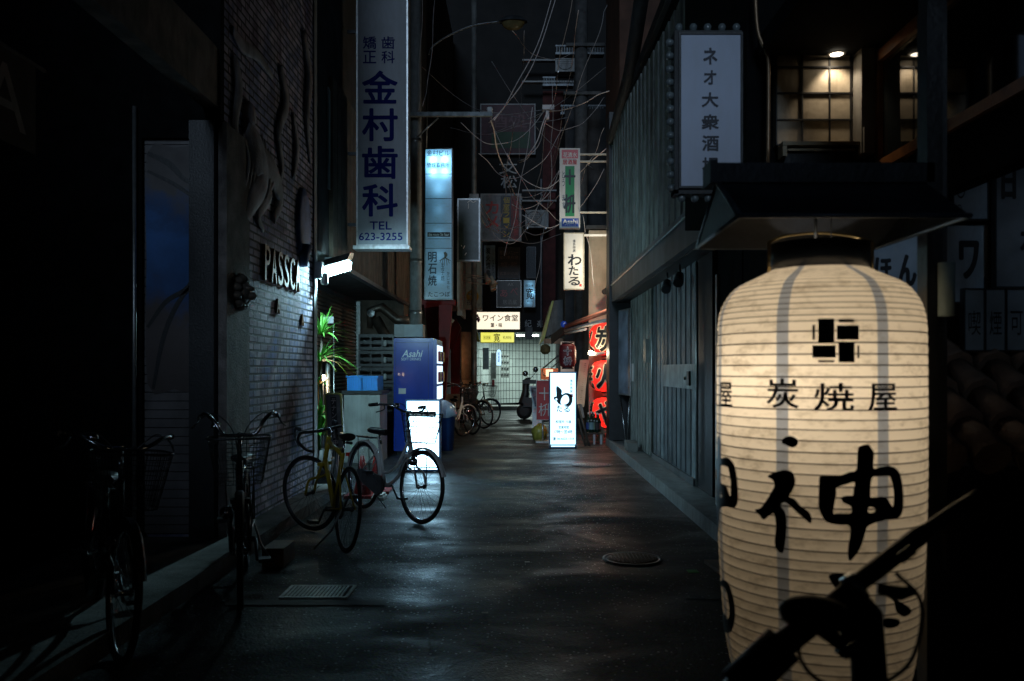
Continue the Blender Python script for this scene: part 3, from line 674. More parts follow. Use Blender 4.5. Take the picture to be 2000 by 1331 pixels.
# ------------------------------------------------------------------ standing light boxes
def casters(m, x0, x1, y0, y1, r=0.025):
    for x in (x0, x1):
        for y in (y0, y1): m.lathe([(.001, -.012), (r, -.012), (r, .012), (.001, .012)], (x, y, r), 12, 'X')
def trestle_sign(name, label, px0, py0, px1, py1, Y, depth, casing, face, group=None):
    x0, x1, z0, z1 = X(px0, Y), X(px1, Y), Z(py1, Y), Z(py0, Y)
    t = sign_box(name, label, px0, py0, px1, py1, Y, depth, casing, face, .022, group=group)
    t.location.z = 0; off = Vector((t.location.x, t.location.y, 0)); old = ORG[t.name].copy(); ORG[t.name] = off
    for ch in t.children:
        ch.data.transform(Matrix.Translation(old - off)); ORG[ch.name] = off
    m = MB(); m.box(x0 - .03, x1 + .03, Y - .03, Y, .055, .075); m.box(x0 - .03, x1 + .03, Y + depth, Y + depth + .03, .055, .075)
    m.box(x0 - .03, x0, Y, Y + depth, .055, .075); m.box(x1, x1 + .03, Y, Y + depth, .055, .075)
    for x in (x0, x1 - .02): m.box(x, x + .02, Y + .03, Y + depth - .03, .075, z0 - .022)
    m.build('stand', STEEL, t)
    for x in (x0, x1):
        for y in (Y + .0, Y + depth):
            m = MB(); m.lathe([(.001, -.012), (.027, -.012), (.027, .012), (.001, .012)], (x, y, .027), 12, 'X'); m.build('caster', RUBBER, t)
    return t
# right-hand sign
Yw = 15.1
GLOW = emit('light_box_glow', (0.46, 0.78, 1.0), 2.3)
FRB = mat('blue_grey_frame', (0.06, 0.13, 0.26), 0.35, .3, var=.15)
s4 = trestle_sign('standing_light_box', 'bright white standing light box with blue frame in front of the red lanterns', 1075, 729, 1124, 873, Yw, .17, FRB, GLOW, 'standing light boxes on the asphalt')
k = 7.83
def tz(pts): return [(1060 + a / k, 720 + b / k) for a, b in pts]
w = MB(); lay(w, outlines([tz([(210,270),(290,330),(290,400),(345,375),(410,385),(450,430),(455,490),(435,550),(395,580),(320,560),(370,540),(400,500),(395,440),(360,405),(310,425),(280,480),(275,530),(290,560),(240,540),(215,505),(180,480),(168,450),(185,430),(210,420)]),
                           tz([(195,465),(215,455),(222,480),(205,490)])], 3), front(Yw), True)
text(w, 'た', 1087, 792, 1098, 805, Yw, .03); text(w, 'る', 1101, 794, 1113, 805.5, Yw, .03); w.build('lettering', mat('teal_ink', (0.004, 0.03, 0.045), .6), s4)
letters(s4, mat('teal_ink', (0, 0, 0)), ('v', '備長串屋', 1113, 741, 1118.5, 768, Yw, .012), ('h', '税理所 75番', 1085, 821, 1116, 827.5, Yw, .02), ('h', '営業時間', 1091, 832, 1111, 838, Yw, .02),
        ('h', '17時～翌4時', 1082, 840, 1118, 847.5, Yw, .02), ('h', '☎ 06-6623-1318', 1079, 854, 1121, 860.5, Yw, .03))
w = MB(); rectf(w, 1113, 770, 1119, 776.5, Yw, .003); w.build('seal', PINK, s4)
# left-hand sign behind the bicycle
Yj = 11.6
s5 = trestle_sign('standing_light_box', 'bright white standing light box half behind the silver city bicycle', 795, 784, 857, 917, Yj, .17, FRB, emit('light_box_glow_b', (0.42, 0.76, 1.0), 8.5), 'standing light boxes on the asphalt')
w = MB(); rectf(w, 797, 804, 852, 814, Yj); w.build('band', INK, s5)
letters(s5, mat('glow_white', (.8, .8, .8)), ('h', 'In Tam So Faur', 800, 806, 849, 812, Yj, .012, False, .006))
letters(s5, mat('grey_blue_ink', (.15, .25, .35), .6), ('h', '17:00-24:00', 820, 894, 842, 898, Yj, 0), ('h', 'OPEN', 820, 900, 832, 904, Yj, 0), ('h', 'TEL06-66', 820, 906, 845, 911, Yj, .01))
w = MB(); rectf(w, 797, 816, 852, 817, Yj); w.build('rule_line', mat('grey_blue_ink', (0, 0, 0)), s5)
cab = MB(); cab.tube(smooth_line([(X(795, Yj), Yj + .1, .2), (-1.45, 12.2, .02), (-1.6, 13.2, .02), (-1.7, 13.95, .3)], 6), .008, 6)
cab.solo('power_cord', RUBBER, 'thin black cord on the asphalt behind the left light box', 'cord')

# ------------------------------------------------------------------ recess: plants, crates, cabinets, tenant-wanted sign
def blades(m, c, n, L, wd, up=0.6, droop=1.0, seed=1, squash=1.0):
    rnd = random.Random(seed)
    for i in range(n):
        q = rnd.uniform(0, 2 * PI); l = L * rnd.uniform(.6, 1.1); e = rnd.uniform(.25, 1.25)
        d = Vector((math.cos(q), math.sin(q) * squash, 0)); s = Vector((-d.y, d.x, 0)); pts = []
        for k in range(6):
            t = k / 5; r = l * math.cos(e) * t; z = l * (math.sin(e) * t - droop * .55 * t * t * math.cos(e))
            pts.append((Vector(c) + d * r + Vector((0, 0, z)), wd * math.sin(PI * min(1, t * .8 + .18)) * (1 - t * .55)))
        for k in range(5):
            (p, a), (p2, b) = pts[k], pts[k + 1]
            if k == 4: b = .001
            m.quad(p - s * a, p - s * a * .0 - Vector((0, 0, a * .35)), p2 - Vector((0, 0, b * .35)), p2 - s * b)
            m.quad(p - Vector((0, 0, a * .35)), p + s * a, p2 + s * b, p2 - Vector((0, 0, b * .35)))
pt = thing('potted_plant', 'tall palm-like plant with long arching green leaves under the floodlight', 'plant', (-2.42, 10.35, 0), 'potted plants in the recess')
w = MB(); base = Vector((-2.42, 10.35, 0))
w.lathe([(.001, 0), (.13, 0), (.17, .32), (.18, .33), (.16, .33), (.15, .28), (.001, .28)], base, 20); w.build('pot', mat('brown_pot', (.14, .08, .05), .6), pt)
w = MB(); w.tube([base + Vector((0, 0, .28)), base + Vector((.02, 0, .9)), base + Vector((.0, 0, 1.45)), base + Vector((.03, 0, 1.85))], [.03, .025, .022, .015], 8); w.build('stem', WOOD, pt)
w = MB(); blades(w, base + Vector((.02, 0, 1.82)), 46, .44, .016, seed=3); blades(w, base + Vector((.0, 0, 1.5)), 50, .54, .017, droop=1.5, seed=5); blades(w, base + Vector((.0, 0, 1.2)), 12, .42, .018, droop=1.8, seed=9); w.build('foliage', LEAF, pt)
pt2 = thing('potted_plant', 'low leafy plant with an orange flower beside the small uplight', 'plant', (-2.38, 10.15, 0), 'potted plants in the recess')
base = Vector((-2.38, 10.15, 0)); w = MB(); w.lathe([(.001, 0), (.12, 0), (.15, .45), (.001, .45)], base, 16); w.build('pot', mat('grey_pot', (.14, .14, .14), .6), pt2)
w = MB(); blades(w, base + Vector((0, 0, .62)), 30, .48, .035, droop=1.1, seed=11); blades(w, base + Vector((0, 0, .85)), 16, .36, .03, droop=1.5, seed=13); w.tube([base + Vector((0, 0, .4)), base + Vector((0, 0, .9))], .02, 6); w.build('foliage', LEAF, pt2)
w = MB(); c = P(622, 752, 10.0); blades(w, c, 9, .13, .02, droop=.3, seed=4); w.tube([c, c - Vector((0, 0, .3))], .006, 6); w.build('flower', mat('orange_petal', (.8, .28, .04), .5), pt2)
ul = thing('garden_uplight', 'small warm lit bulb among the leaves behind the steel post', 'lamp', tuple(P(631, 760, 10.6)))
w = MB(); c = P(631, 738, 10.6); w.lathe([(.001, .035), (.025, .026), (.035, 0), (.025, -.026), (.001, -.035)], c, 12); w.build('bulb', emit('warm_bulb', (1, .82, .5), 45), ul)
w = MB(); w.tube([c - Vector((0, 0, .03)), (c.x, c.y, .02)], .012, 6); w.build('stake', DSTEEL, ul)
lamp('uplight_glow', 'POINT', c + Vector((.05, -.02, .0)), 1.6, (1, .78, .48), ul, .03)
w = MB(); w.tube([(X(640, 10.7), 10.7, 0), (X(640, 10.7), 10.7, Z(710, 10.7))], .028, 12); w.solo('steel_post', STEEL, 'short shiny steel post in front of the shutter', 'post')
w = MB(); w.tube([(X(652, 11.4), 11.4, 0), (X(652, 11.4), 11.4, Z(690, 11.4))], .008, 6); w.box(X(628, 11.4), X(652, 11.4), 11.38, 11.4, Z(632, 11.4), Z(619, 11.4)); w.tube([(X(652, 11.4), 11.4, Z(690, 11.4)), (X(651, 11.4), 11.4, Z(625, 11.4))], .006, 6)
w.solo('notice_stake', STEEL, 'thin metal rod holding a small grey notice plate above the plant', 'rod')

tw = thing('tenant_wanted_sign', 'narrow rounded sign with yellow rim reading tenants wanted on a post', 'sign', (X(652, 9.3), 9.3, 0))
Yn = 9.3
def rrect(px0, py0, px1, py1, r, slant=0):
    pts = []
    for cx, cy, a0 in ((px1 - r, py0 + r, -90), (px1 - r, py1 - r, 0), (px0 + r, py1 - r, 90), (px0 + r, py0 + r, 180)):
        for k in range(5):
            q = R(a0 + k * 22.5); x, y = cx + r * math.cos(q), cy + r * math.sin(q)
            pts.append((x + slant * (y - py0), y))
    return pts
ol = rrect(633, 768, 667, 878, 7, .05); il = rrect(636, 771, 664, 875, 5, .05)
w = MB(); n = len(ol); fo, fi = [Vector(front(Yn)(*p)) for p in ol], [Vector(front(Yn)(*p)) for p in il]; dd = Vector((0, .05, 0))
for i in range(n):
    j = (i + 1) % n; w.quad(fo[i], fo[j], fi[j], fi[i]); w.quad(fo[i], fo[i] + dd, fo[j] + dd, fo[j]); w.quad(fi[j], fi[j] + dd, fi[i] + dd, fi[i])
w.build('rim', YGPAINT, tw)
w = MB(); w.poly([Vector(front(Yn, -.012)(*p)) for p in il]); w.poly([Vector(front(Yn, -.045)(*p)) for p in reversed(il)]); w.build('panel', mat('weathered_panel', (.14, .14, .145), .5, var=.4, scale=9, dirt=.5), tw)
w = MB(); lay(w, ([(645, 776), (656, 776), (661, 872), (650, 872)], [(0, 1, 2, 3)]), front(Yn, -.009)); w.build('stripe', INK, tw)
w = MB()
for i, ch in enumerate('テナント募集中'): text(w, ch, 646.5 + i * .75, 779 + i * 13.3, 655.5 + i * .75, 790 + i * 13.3, Yn, .01, False, -.006)
w.build('lettering', mat('dull_red_white_ink', (.45, .38, .36), .6), tw)
w = MB(); w.tube([(X(658, Yn), Yn + .02, 0), (X(658, Yn), Yn + .02, Z(878, Yn))], .016, 8); w.box(X(645, Yn), X(670, Yn), Yn - .1, Yn + .14, 0, .04); w.build('post', STEEL, tw)

cb = thing('storage_cabinet', 'pale corrugated cabinet with dark top carrying the blue crates', 'cabinet', (X(708, 12.8), 13.1, 0))
Yc = 12.8; x0, x1, zt = X(672, Yc), X(742, Yc), Z(770, Yc)
w = MB(); w.box(x0, x1, Yc, Yc + .7, 0, zt); xx = x0
while xx < x1 - .02: w.box(xx + .004, xx + .062, Yc - .012, Yc, 0.02, zt - .01); xx += .068
w.build('body', mat('cabinet_grey', (.36, .39, .39), .5, var=.15, scale=4, dirt=.3), cb)
w = MB(); w.box(x0 - .03, x1 + .03, Yc - .04, Yc + .74, zt + .001, zt + .05); w.build('top', DARK, cb)
def crate(px0, px1, py0, py1, Y, dep, m, label, group, zb=None):
    x0, x1, z0, z1 = X(px0, Y), X(px1, Y), Z(py1, Y), Z(py0, Y)
    t = thing('plastic_crate', label, 'crate', ((x0 + x1) / 2, Y + dep / 2, z0), group)
    w = MB(); th = .012
    w.box(x0, x1, Y, Y + th, z0, z1); w.box(x0, x1, Y + dep - th, Y + dep, z0, z1); w.box(x0, x0 + th, Y + th, Y + dep - th, z0, z1); w.box(x1 - th, x1, Y + th, Y + dep - th, z0, z1); w.box(x0 + th, x1 - th, Y + th, Y + dep - th, z0, z0 + th)
    w.build('shell', m, t)
    w = MB(); k = 0; xx = x0 + .01
    while xx < x1 - .02: w.box(xx, xx + .014, Y - .014, Y - .001, z0 + .01, z1 - .03); xx += (x1 - x0) / 6
    w.box(x0 - .012, x1 + .012, Y - .018, Y - .001, z1 - .028, z1); w.build('rib', m, t)
    return t
zb = zt + .05
pyb = CY - (zb - EYE) * F / Yc
crate(678, 706, 734, pyb, 12.8, .55, BLUECR, 'left one of the two blue plastic crates on the pale cabinet', 'blue crates on the cabinet')
crate(708, 737, 735, pyb, 12.8, .55, BLUECR, 'right one of the two blue plastic crates on the pale cabinet', 'blue crates on the cabinet')
stk = thing('crate_stack', 'stack of black drinks crates between the cabinet and the vending machine', 'crates', (X(748, 14.6), 14.8, 0))
for i in range(7):
    w = MB(); z0 = i * .29; zz = z0 + .01
    for kx in range(1):
        xa, xb = X(700, 14.9), X(768, 14.9)
        w.box(xa, xb, 14.9, 14.92, z0, z0 + .05); w.box(xa, xb, 14.9, 14.92, z0 + .11, z0 + .15); w.box(xa, xb, 14.9, 14.92, z0 + .22, z0 + .275)
        for t_ in (0, .33, .66, .97): w.box(xa + (xb - xa) * t_, xa + (xb - xa) * t_ + .03, 14.895, 14.925, z0, z0 + .275)
        w.box(xa, xb, 15.25, 15.27, z0, z0 + .275); w.box(xa, xa + .02, 14.93, 15.24, z0, z0 + .275); w.box(xb - .02, xb, 14.93, 15.24, z0, z0 + .275)
    w.build('crate', mat('black_crate_plastic', (.05, .05, .055), .35, var=.3), stk)
    if i > 2:
        w = MB(); w.lathe([(.001, 0), (.028, 0), (.028, .10), (.001, .11)], P(752, CY - (z0 + .06 - EYE) * F / 14.8, 14.85), 8); w.build('bottle_cap', WHITEP, stk)

# traffic cones
def cone(px, Y, label):
    t = thing('traffic_cone', label, 'cone', (X(px, Y), Y, 0), 'red cones behind the silver bicycle'); c = Vector((X(px, Y), Y, 0))
    w = MB(); w.lathe([(.001, .45), (.022, .45), (.05, .28), (.10, .03)], c, 20); w.build('body', mat('cone_red', (.20, .008, .008), .4, var=.15, dirt=.3), t)
    w = MB(); w.box(c.x - .17, c.x + .17, c.y - .17, c.y + .17, 0, .03); w.build('base', mat('cone_red', (0, 0, 0)), t)
cone(708, 9.4, 'red traffic cone seen through the rear wheel of the silver bicycle'); cone(735, 9.75, 'red traffic cone by the pedals of the silver bicycle')
w = MB(); w.box(X(728, 9.2), X(752, 9.2), 9.1, 9.35, 0, .035); w.box(X(730, 9.2), X(750, 9.2), 9.12, 9.33, .036, .06); w.solo('paper_bundle', WHITEP, 'flat white bundle lying on the ground beside the cones', 'bundle')

# trash bin
tbn = thing('trash_bin', 'round blue rubbish bin lined with a plastic bag right of the left light box', 'bin', (X(868, 14.6), 14.6, 0)); c = Vector((X(866, 14.8), 14.8, 0))
w = MB(); w.lathe([(.001, 0), (.17, 0), (.21, .66), (.22, .66), (.22, .68), (.20, .68)], c, 24); w.build('body', mat('bin_blue', (.04, .12, .38), .4, var=.15), tbn)
w = MB(); w.lathe([(.215, .58), (.232, .62), (.225, .69), (.19, .76), (.13, .82), (.05, .86), (.001, .86)], c, 18)
rnd = random.Random(2)
for v in w.v: v.x += rnd.uniform(-.014, .014); v.z += rnd.uniform(-.014, .014)
w.build('bin_bag', mat('plastic_film', (.30, .38, .48), .22, var=.3), tbn)

# ------------------------------------------------------------------ bicycles
def bicycle(label, loc, heading, lean=0.0, steer=0.0, style='city', paint=SILVERP, basket=True, spokes=28, wheel_r=.335, group='parked bicycles', rack=True, bars='swept', basket_mat=DSTEEL, wheelbase=1.10, saddle_z=.80):
    t = thing('bicycle', label, 'bicycle', (0, 0, 0), group)
    WR = wheel_r; xr = -wheelbase * .47; xf = wheelbase * .53; V = Vector
    hr, hf = V((xr, 0, WR)), V((xf, 0, WR)); bbk = V((-.08, 0, .28))
    hb, ht = V((xf - .20, 0, .62)), V((xf - .265, 0, .84)); st_ = V((-.24, 0, saddle_z - .06)); ss = V((-.19, 0, .62))
    ax = (ht - hb).normalized(); Ms = Matrix.Translation(hb) @ Matrix.Rotation(R(steer), 4, ax) @ Matrix.Translation(-hb)
    def part(m, name, mt, parent=t, fr=False):
        if fr: m.v = [Ms @ v for v in m.v]
        return m.build(name, mt, parent)
    for h, fr in ((hf, True), (hr, False)):
        w = MB(); n = 40
        w.tube([h + V((math.cos(2 * PI * k / n), 0, math.sin(2 * PI * k / n))) * (WR - .018) for k in range(n)], .018 if style == 'city' else .013, 8, closed=True)
        wh = part(w, 'wheel', RUBBER, t, fr)
        w = MB(); w.tube([h + V((math.cos(2 * PI * k / n), 0, math.sin(2 * PI * k / n))) * (WR - .038) for k in range(n)], .009, 6, closed=True)
        w.lathe([(.001, -.045), (.018, -.045), (.022, -.03), (.014, -.02), (.014, .02), (.022, .03), (.018, .045), (.001, .045)], h, 10, 'Y')
        for k in range(spokes):
            q = 2 * PI * k / spokes; q2 = q + (.5 if k % 2 else -.5); sd = .03 if k % 4 < 2 else -.03
            w.tube([h + V((math.cos(q2) * .02, sd, math.sin(q2) * .02)), h + V((math.cos(q) * (WR - .04), 0, math.sin(q) * (WR - .04)))], .0014, 3, caps=False)
        part(w, 'rim', CHROME if style == 'city' else DSTEEL, wh, fr)
    w = MB(); tr_ = .017
    if style == 'city':
        w.tube(smooth_line([hb + V((-.01, 0, .05)), V((.20, 0, .42)), V((.04, 0, .31)), bbk], 5), tr_, 8)
        w.tube(smooth_line([hb + V((-.03, 0, .14)), V((.15, 0, .50)), V((-.02, 0, .41)), V((-.12, 0, .40))], 5), tr_ * .8, 8)
    else:
        w.tube([hb + V((0, 0, .03)), bbk], tr_ * 1.15, 8); w.tube([ht - V((0, 0, .04)), ss + V((0, 0, .10))], tr_, 8)
    w.tube([bbk, st_ if style == 'city' else ss + V((-.02, 0, .12))], tr_, 8); w.tube([hb, ht], tr_ * 1.2, 10)
    for s in (-.055, .055):
        w.tube([bbk + V((0, s * .5, 0)), hr + V((0, s, 0))], .009, 6); w.tube([ss + V((-.02, s * .3, 0)), hr + V((0, s, 0))], .008, 6)
    part(w, 'frame', paint)
    w = MB()
    for s in (-.05, .05): w.tube(smooth_line([hb + V((0, s * .6, .0)), hb + V((.045, s, -.12)), hf + V((-.05, s, .12)), hf + V((0, s, 0))], 4), .011, 7)
    w.box(hb.x - .025, hb.x + .035, -.055, .055, hb.z - .03, hb.z - .002); part(w, 'fork', paint, t, True)
    hz = ht.z + .16 if style == 'city' else ht.z + .06
    hx = ht.x - .04
    w = MB(); w.tube([ht, V((hx, 0, hz))], .012, 8); w.tube([V((hx, 0, hz)), V((hx + .06, 0, hz + .005))], .013, 8); part(w, 'stem', CHROME, t, True)
    w = MB()
    if bars == 'swept':
        for s in (-1, 1): w.tube(smooth_line([V((hx + .06, 0, hz)), V((hx + .075, s * .10, hz + .01)), V((hx + .02, s * .19, hz + .055)), V((hx - .08, s * .255, hz + .06)), V((hx - .20, s * .28, hz + .05))], 5), .011, 8)
    elif bars == 'cruiser':
        for s in (-1, 1): w.tube(smooth_line([V((hx + .06, 0, hz)), V((hx + .075, s * .09, hz + .005)), V((hx + .05, s * .15, hz + .09)), V((hx - .03, s * .20, hz + .13)), V((hx - .20, s * .235, hz + .10))], 5), .012, 8)
    else:
        for s in (-1, 1): w.tube(smooth_line([V((hx + .06, 0, hz)), V((hx + .07, s * .18, hz)), V((hx + .15, s * .21, hz - .01)), V((hx + .17, s * .22, hz - .08)), V((hx + .08, s * .225, hz - .14)), V((hx, s * .225, hz - .15))], 5), .013, 8)
    hbp = part(w, 'handlebar', CHROME if bars != 'drop' else LEATHER, t, True)
    if bars != 'drop':
        for s in (-1, 1):
            w = MB(); zz = hz + (.055 if bars == 'swept' else .11); yy = s * (.275 if bars == 'swept' else .232)
            w.tube([V((hx - .10, s * (.263 if bars == 'swept' else .217), zz + .004)), V((hx - .21, yy + s * .006, zz - .008))], .017, 8); part(w, 'grip', LEATHER, hbp, True)
            w = MB(); w.tube(smooth_line([V((hx - .04, s * .23, zz)), V((hx - .01, s * .25, zz - .04)), V((hx - .09, s * .28, zz - .07))], 4), .006, 6)
            w.tube(smooth_line([V((hx - .03, s * .22, zz)), V((hx + .10, s * .13, zz + .02)), V((hx + .09, s * .03, zz - .10)), V((hx + .05, 0, hz - .25))], 5), .0035, 5)
            part(w, 'brake_lever', DSTEEL, hbp, True)
        w = MB(); w.lathe([(.001, .035), (.02, .03), (.028, .01), (.028, 0), (.001, 0)], V((hx + .03, -.14, hz + .045)), 12); part(w, 'bell', CHROME, hbp, True)
    else:
        for s in (-1, 1):
            w = MB(); w.tube(smooth_line([V((hx + .15, s * .212, hz + .02)), V((hx + .20, s * .215, hz + .03)), V((hx + .21, s * .22, hz - .04)), V((hx + .17, s * .22, hz - .12))], 4), [.016] * 5 + [.01] * 4 + [.007] * 4, 6); part(w, 'brake_lever', DSTEEL, hbp, True)
    # saddle
    w = MB()
    sc = V((-.24 if style == 'city' else -.21, 0, saddle_z)); sec = []
    for k in range(9):
        q = k / 8; xx = -.13 + q * .27; hw = (.085 if style == 'city' else .065) * (1 - max(0, (q - .25) / .75) ** .8 * .78) * (1 if q > .05 else .8); sec.append([sc + V((xx, math.cos(a_) * hw, math.sin(a_) * (.028 if math.sin(a_) > 0 else .035) - q * .01)) for a_ in [2 * PI * j / 12 for j in range(12)]])
    i0 = len(w.v)
    for r_ in sec: w.v += r_
    for k in range(8):
        for j in range(12): w.f.append((i0 + k * 12 + j, i0 + k * 12 + (j + 1) % 12, i0 + (k + 1) * 12 + (j + 1) % 12, i0 + (k + 1) * 12 + j)); w.m.append(0); w.smooth.add(len(w.f) - 1)
    w.f.append(tuple(range(i0 + 11, i0 - 1, -1))); w.m.append(0); w.f.append(tuple(i0 + 96 + j for j in range(12))); w.m.append(0)
    part(w, 'saddle', LEATHER)
    w = MB(); w.tube([ss + V((-.0, 0, .05)), sc + V((0, 0, -.03))], .012, 8); part(w, 'seat_post', CHROME)
    # mudguards
    if style == 'city':
        for h, a0, a1, fr in ((hf, 20, 165, True), (hr, 5, 190, False)):
            w = MB(); n = 16; prev = None
            for k in range(n + 1):
                q = R(a0 + (a1 - a0) * k / n); row = []
                for s, rr in ((-.027, WR + .008), (-.015, WR + .022), (.015, WR + .022), (.027, WR + .008)): row.append(h + V((math.cos(q) * rr, s, math.sin(q) * rr)))
                if prev:
                    for j in range(3): w.quad(prev[j], prev[j + 1], row[j + 1], row[j])
                prev = row
            part(w, 'mudguard', paint, t, fr)
        w = MB(); q = [hr + V((0, -.055, .065)), hr + V((.1, -.06, .075)), bbk + V((0, -.06, .10)), bbk + V((.08, -.06, .04)), bbk + V((.08, -.06, -.05)), bbk + V((0, -.06, -.10)), hr + V((.1, -.06, -.05)), hr + V((-.03, -.055, -.03))]
        w.prism(q, (0, -.022, 0)); part(w, 'chain_guard', mat('guard_grey', (.16, .17, .17), .4, .3, var=.2, dirt=.4))
    w = MB(); w.lathe([(.001, -.07), (.02, -.07), (.02, .07), (.001, .07)], bbk, 10, 'Y')
    w.lathe([(.05, -.055), (.085, -.053), (.05, -.05)], bbk, 20, 'Y')
    for s in (-1, 1):
        e = bbk + V((s * .11, s * .085, -s * .12)); w.tube([bbk + V((0, s * .075, 0)), e], .009, 6); w.box(e.x - .045, e.x + .045, e.y + s * .01, e.y + s * .085, e.z - .012, e.z + .012)
    part(w, 'crank', DSTEEL)
    w = MB(); w.tube([hr + V((0, .05, 0)), hr + V((.04, .10, -.17)), hr + V((.12, .20, -WR + .012))], .008, 6); part(w, 'kickstand', STEEL)
    if rack:
        w = MB(); zz = 2 * WR + .05
        for s in (-.055, 0, .055): w.tube([V((xr - .17, s, zz)), V((xr + .19, s, zz))], .005, 5)
        for xx in (xr - .17, xr, xr + .19): w.tube([V((xx, -.06, zz)), V((xx, .06, zz))], .005, 5)
        for s in (-.06, .06): w.tube([V((xr - .05, s, zz)), hr + V((0, s, 0))], .005, 5)
        part(w, 'rear_rack', DSTEEL)
        w = MB(); w.box(xr - WR - .045, xr - WR - .028, -.025, .025, WR + .16, WR + .2); part(w, 'reflector', mat('reflector_red', (.5, .01, .01), .15))
    if basket:
        w = MB(); bx_, by_, bz0, bz1 = hx + .245, 0, 2 * WR + .06, 2 * WR + .33; hw0, hw1, dx0, dx1 = .13, .18, .10, .145
        def ring(tt, rad=.0035):
            z = bz0 + (bz1 - bz0) * tt; hw = hw0 + (hw1 - hw0) * tt; dx = dx0 + (dx1 - dx0) * tt; pts = []
            for k in range(24):
                q = 2 * PI * k / 24; cx, cy = math.cos(q), math.sin(q); pts.append(V((bx_ + math.copysign(abs(cx) ** .55, cx) * dx, math.copysign(abs(cy) ** .55, cy) * hw, z)))
            return pts
        for tt in (0, .18, .36, .54, .72, .9): w.tube(ring(tt), .002, 4, closed=True)
        w.tube(ring(1), .006, 6, closed=True)
        b0, b1 = ring(0), ring(1)
        for k in range(24):
            w.tube([b0[k], b1[k]], .0018, 3, caps=False); w.tube([b0[k].lerp(b0[(k + 1) % 24], .5), b1[k].lerp(b1[(k + 1) % 24], .5)], .0018, 3, caps=False)
        for k in range(7): yy = -hw0 * .9 + k * hw0 * .3; w.tube([V((bx_ - dx0, yy, bz0)), V((bx_ + dx0, yy, bz0))], .002, 3)
        for s in (-.08, .08): w.tube([V((bx_ - .02, s, bz0)), hf + V((0, s * .7, 0))], .005, 5)
        part(w, 'basket', basket_mat, t, True)
    if style == 'city':
        w = MB(); c = V((hb.x + .13, -.075, .56)); w.lathe([(.001, .05), (.035, .045), (.04, 0), (.03, -.05), (.001, -.06)], c, 12, 'X'); part(w, 'headlamp', CHROME, t, True)
    t.location = loc; t.rotation_euler = (R(lean), 0, R(heading)); return t

WHITEB = mat('bike_silver_white', (.78, .80, .80), .3, .05, var=.1, dirt=.2)
# silver city bicycle
rp = Vector((X(706, 8.55), 8.6, 0)); fp = Vector((X(824, 7.63), 7.68, 0))
def place(rp, fp, wb=1.10):
    d = (fp - rp).normalized(); o = rp + d * wb * .47; return (o.x, o.y, 0), math.degrees(math.atan2(d.y, d.x))
loc, hd = place(rp, fp); bicycle('silver city bicycle with front basket and black saddle standing in the light', loc, hd, -3, 5, paint=WHITEB)
# yellow road bicycle
rp = Vector((X(672, 6.5), 6.5, 0)); fp = Vector((X(608, 7.25), 7.35, 0))
loc, hd = place(rp, fp, 1.0); bicycle('yellow racing bicycle with drop handlebar leaning by the brick wall', loc, hd, 5, 32, style='road', paint=YELLOWP, basket=False, rack=False, bars='drop', wheelbase=1.0, saddle_z=.88)
# dark cruiser nearest the wall
loc, hd = (X(470, 5.3) - .06, 5.55, 0), -74; bicycle('dark city bicycle with high chrome cruiser handlebar and wire basket facing the camera', loc, hd, 1, 2, paint=BLACK, bars='cruiser', basket_mat=DSTEEL)
# near-black one at far left
bicycle('nearly black bicycle in the deep shadow at lower left', (-2.22, 4.55, 0), -58, -3, 4, paint=BLACK, basket_mat=BLACK)
# the row further down the alley
GBIKE = mat('bike_gold_grey', (.30, .25, .17), .35, .5, var=.2); DB = mat('bike_dark_blue', (.03, .04, .08), .35, .3, var=.2)
grp = 'bicycles parked along the red posts'
bicycle('chrome bicycle with a red rear reflector, nearest of the row past the bin', (X(886, 17.0), 17.3, 0), 80, 5, -28, paint=WHITEB, spokes=16, group=grp)
bicycle('black bicycle with a low front wheel second in the row past the bin', (X(899, 18.6), 18.8, 0), -62, 4, 10, paint=BLACK, spokes=16, group=grp)
bicycle('beige framed bicycle in the middle of the row past the bin', (X(913, 20.3), 20.6, 0), -48, 4, 5, paint=GBIKE, spokes=16, group=grp, basket=False)
bicycle('dark blue bicycle farthest in the row past the bin', (X(924, 21.6), 21.8, 0), -44, -3, 8, paint=DB, spokes=16, group=grp)
bicycle('dark bicycle against the wall behind the beige one', (X(902, 22.4), 22.7, 0), -55, 3, 0, paint=BLACK, spokes=12, group=grp)
w = MB(); w.box(X(524, 6.2), X(565, 6.2), 6.05, 6.35, 0, .13); w.solo('wooden_block', WOODBR, 'short wooden block on the ground under the dark cruiser bicycle', 'block')

# ------------------------------------------------------------------ LEFT further down: red posts, dark building, awning
lb = thing('red_post_building', 'dark building past the utility pole with slanting red posts at its front', 'building', (-2.2, 22, 0))
w = MB(); w.box(-8, -2.12, 17.35, 27.2, 0, 12); w.build('wall', DARKWALL, lb)
for (pa, pb) in ((((857, 596), (883, 596), (868, 800), (857, 800)), 17.4), (((880, 690), (900, 640), (897, 800), (881, 800)), 19.6)):
    w = MB(); w.prism([P(px, py, pb) for px, py in pa], (0, .18, 0)); w.build('red_post', REDP, lb)
w = MB(); w.prism([P(828, 592, 17.6), P(860, 592, 17.6), P(858, 800, 17.6), P(852, 800, 17.6)], (0, .1, 0)); w.box(-2.10, X(900, 19.6), 17.8, 19.8, 2.75, 2.86); w.build('red_panel', REDP, lb)
w = MB(); w.prism([P(871, 655, 19.4), P(890, 622, 19.4), P(900, 640, 19.4), P(882, 690, 19.4)], (0, .16, 0)); w.build('red_brace', REDP, lb)
w = MB(); w.box(-2.12, -1.75, 19.95, 26.8, 2.62, 2.72); w.build('ledge', DARK, lb)
w = MB(); w.box(-2.115, -2.09, 22.5, 24.2, .9, 2.3); w.build('lit_window', emit('dim_warm_window', (1, .55, .25), .30), lb)
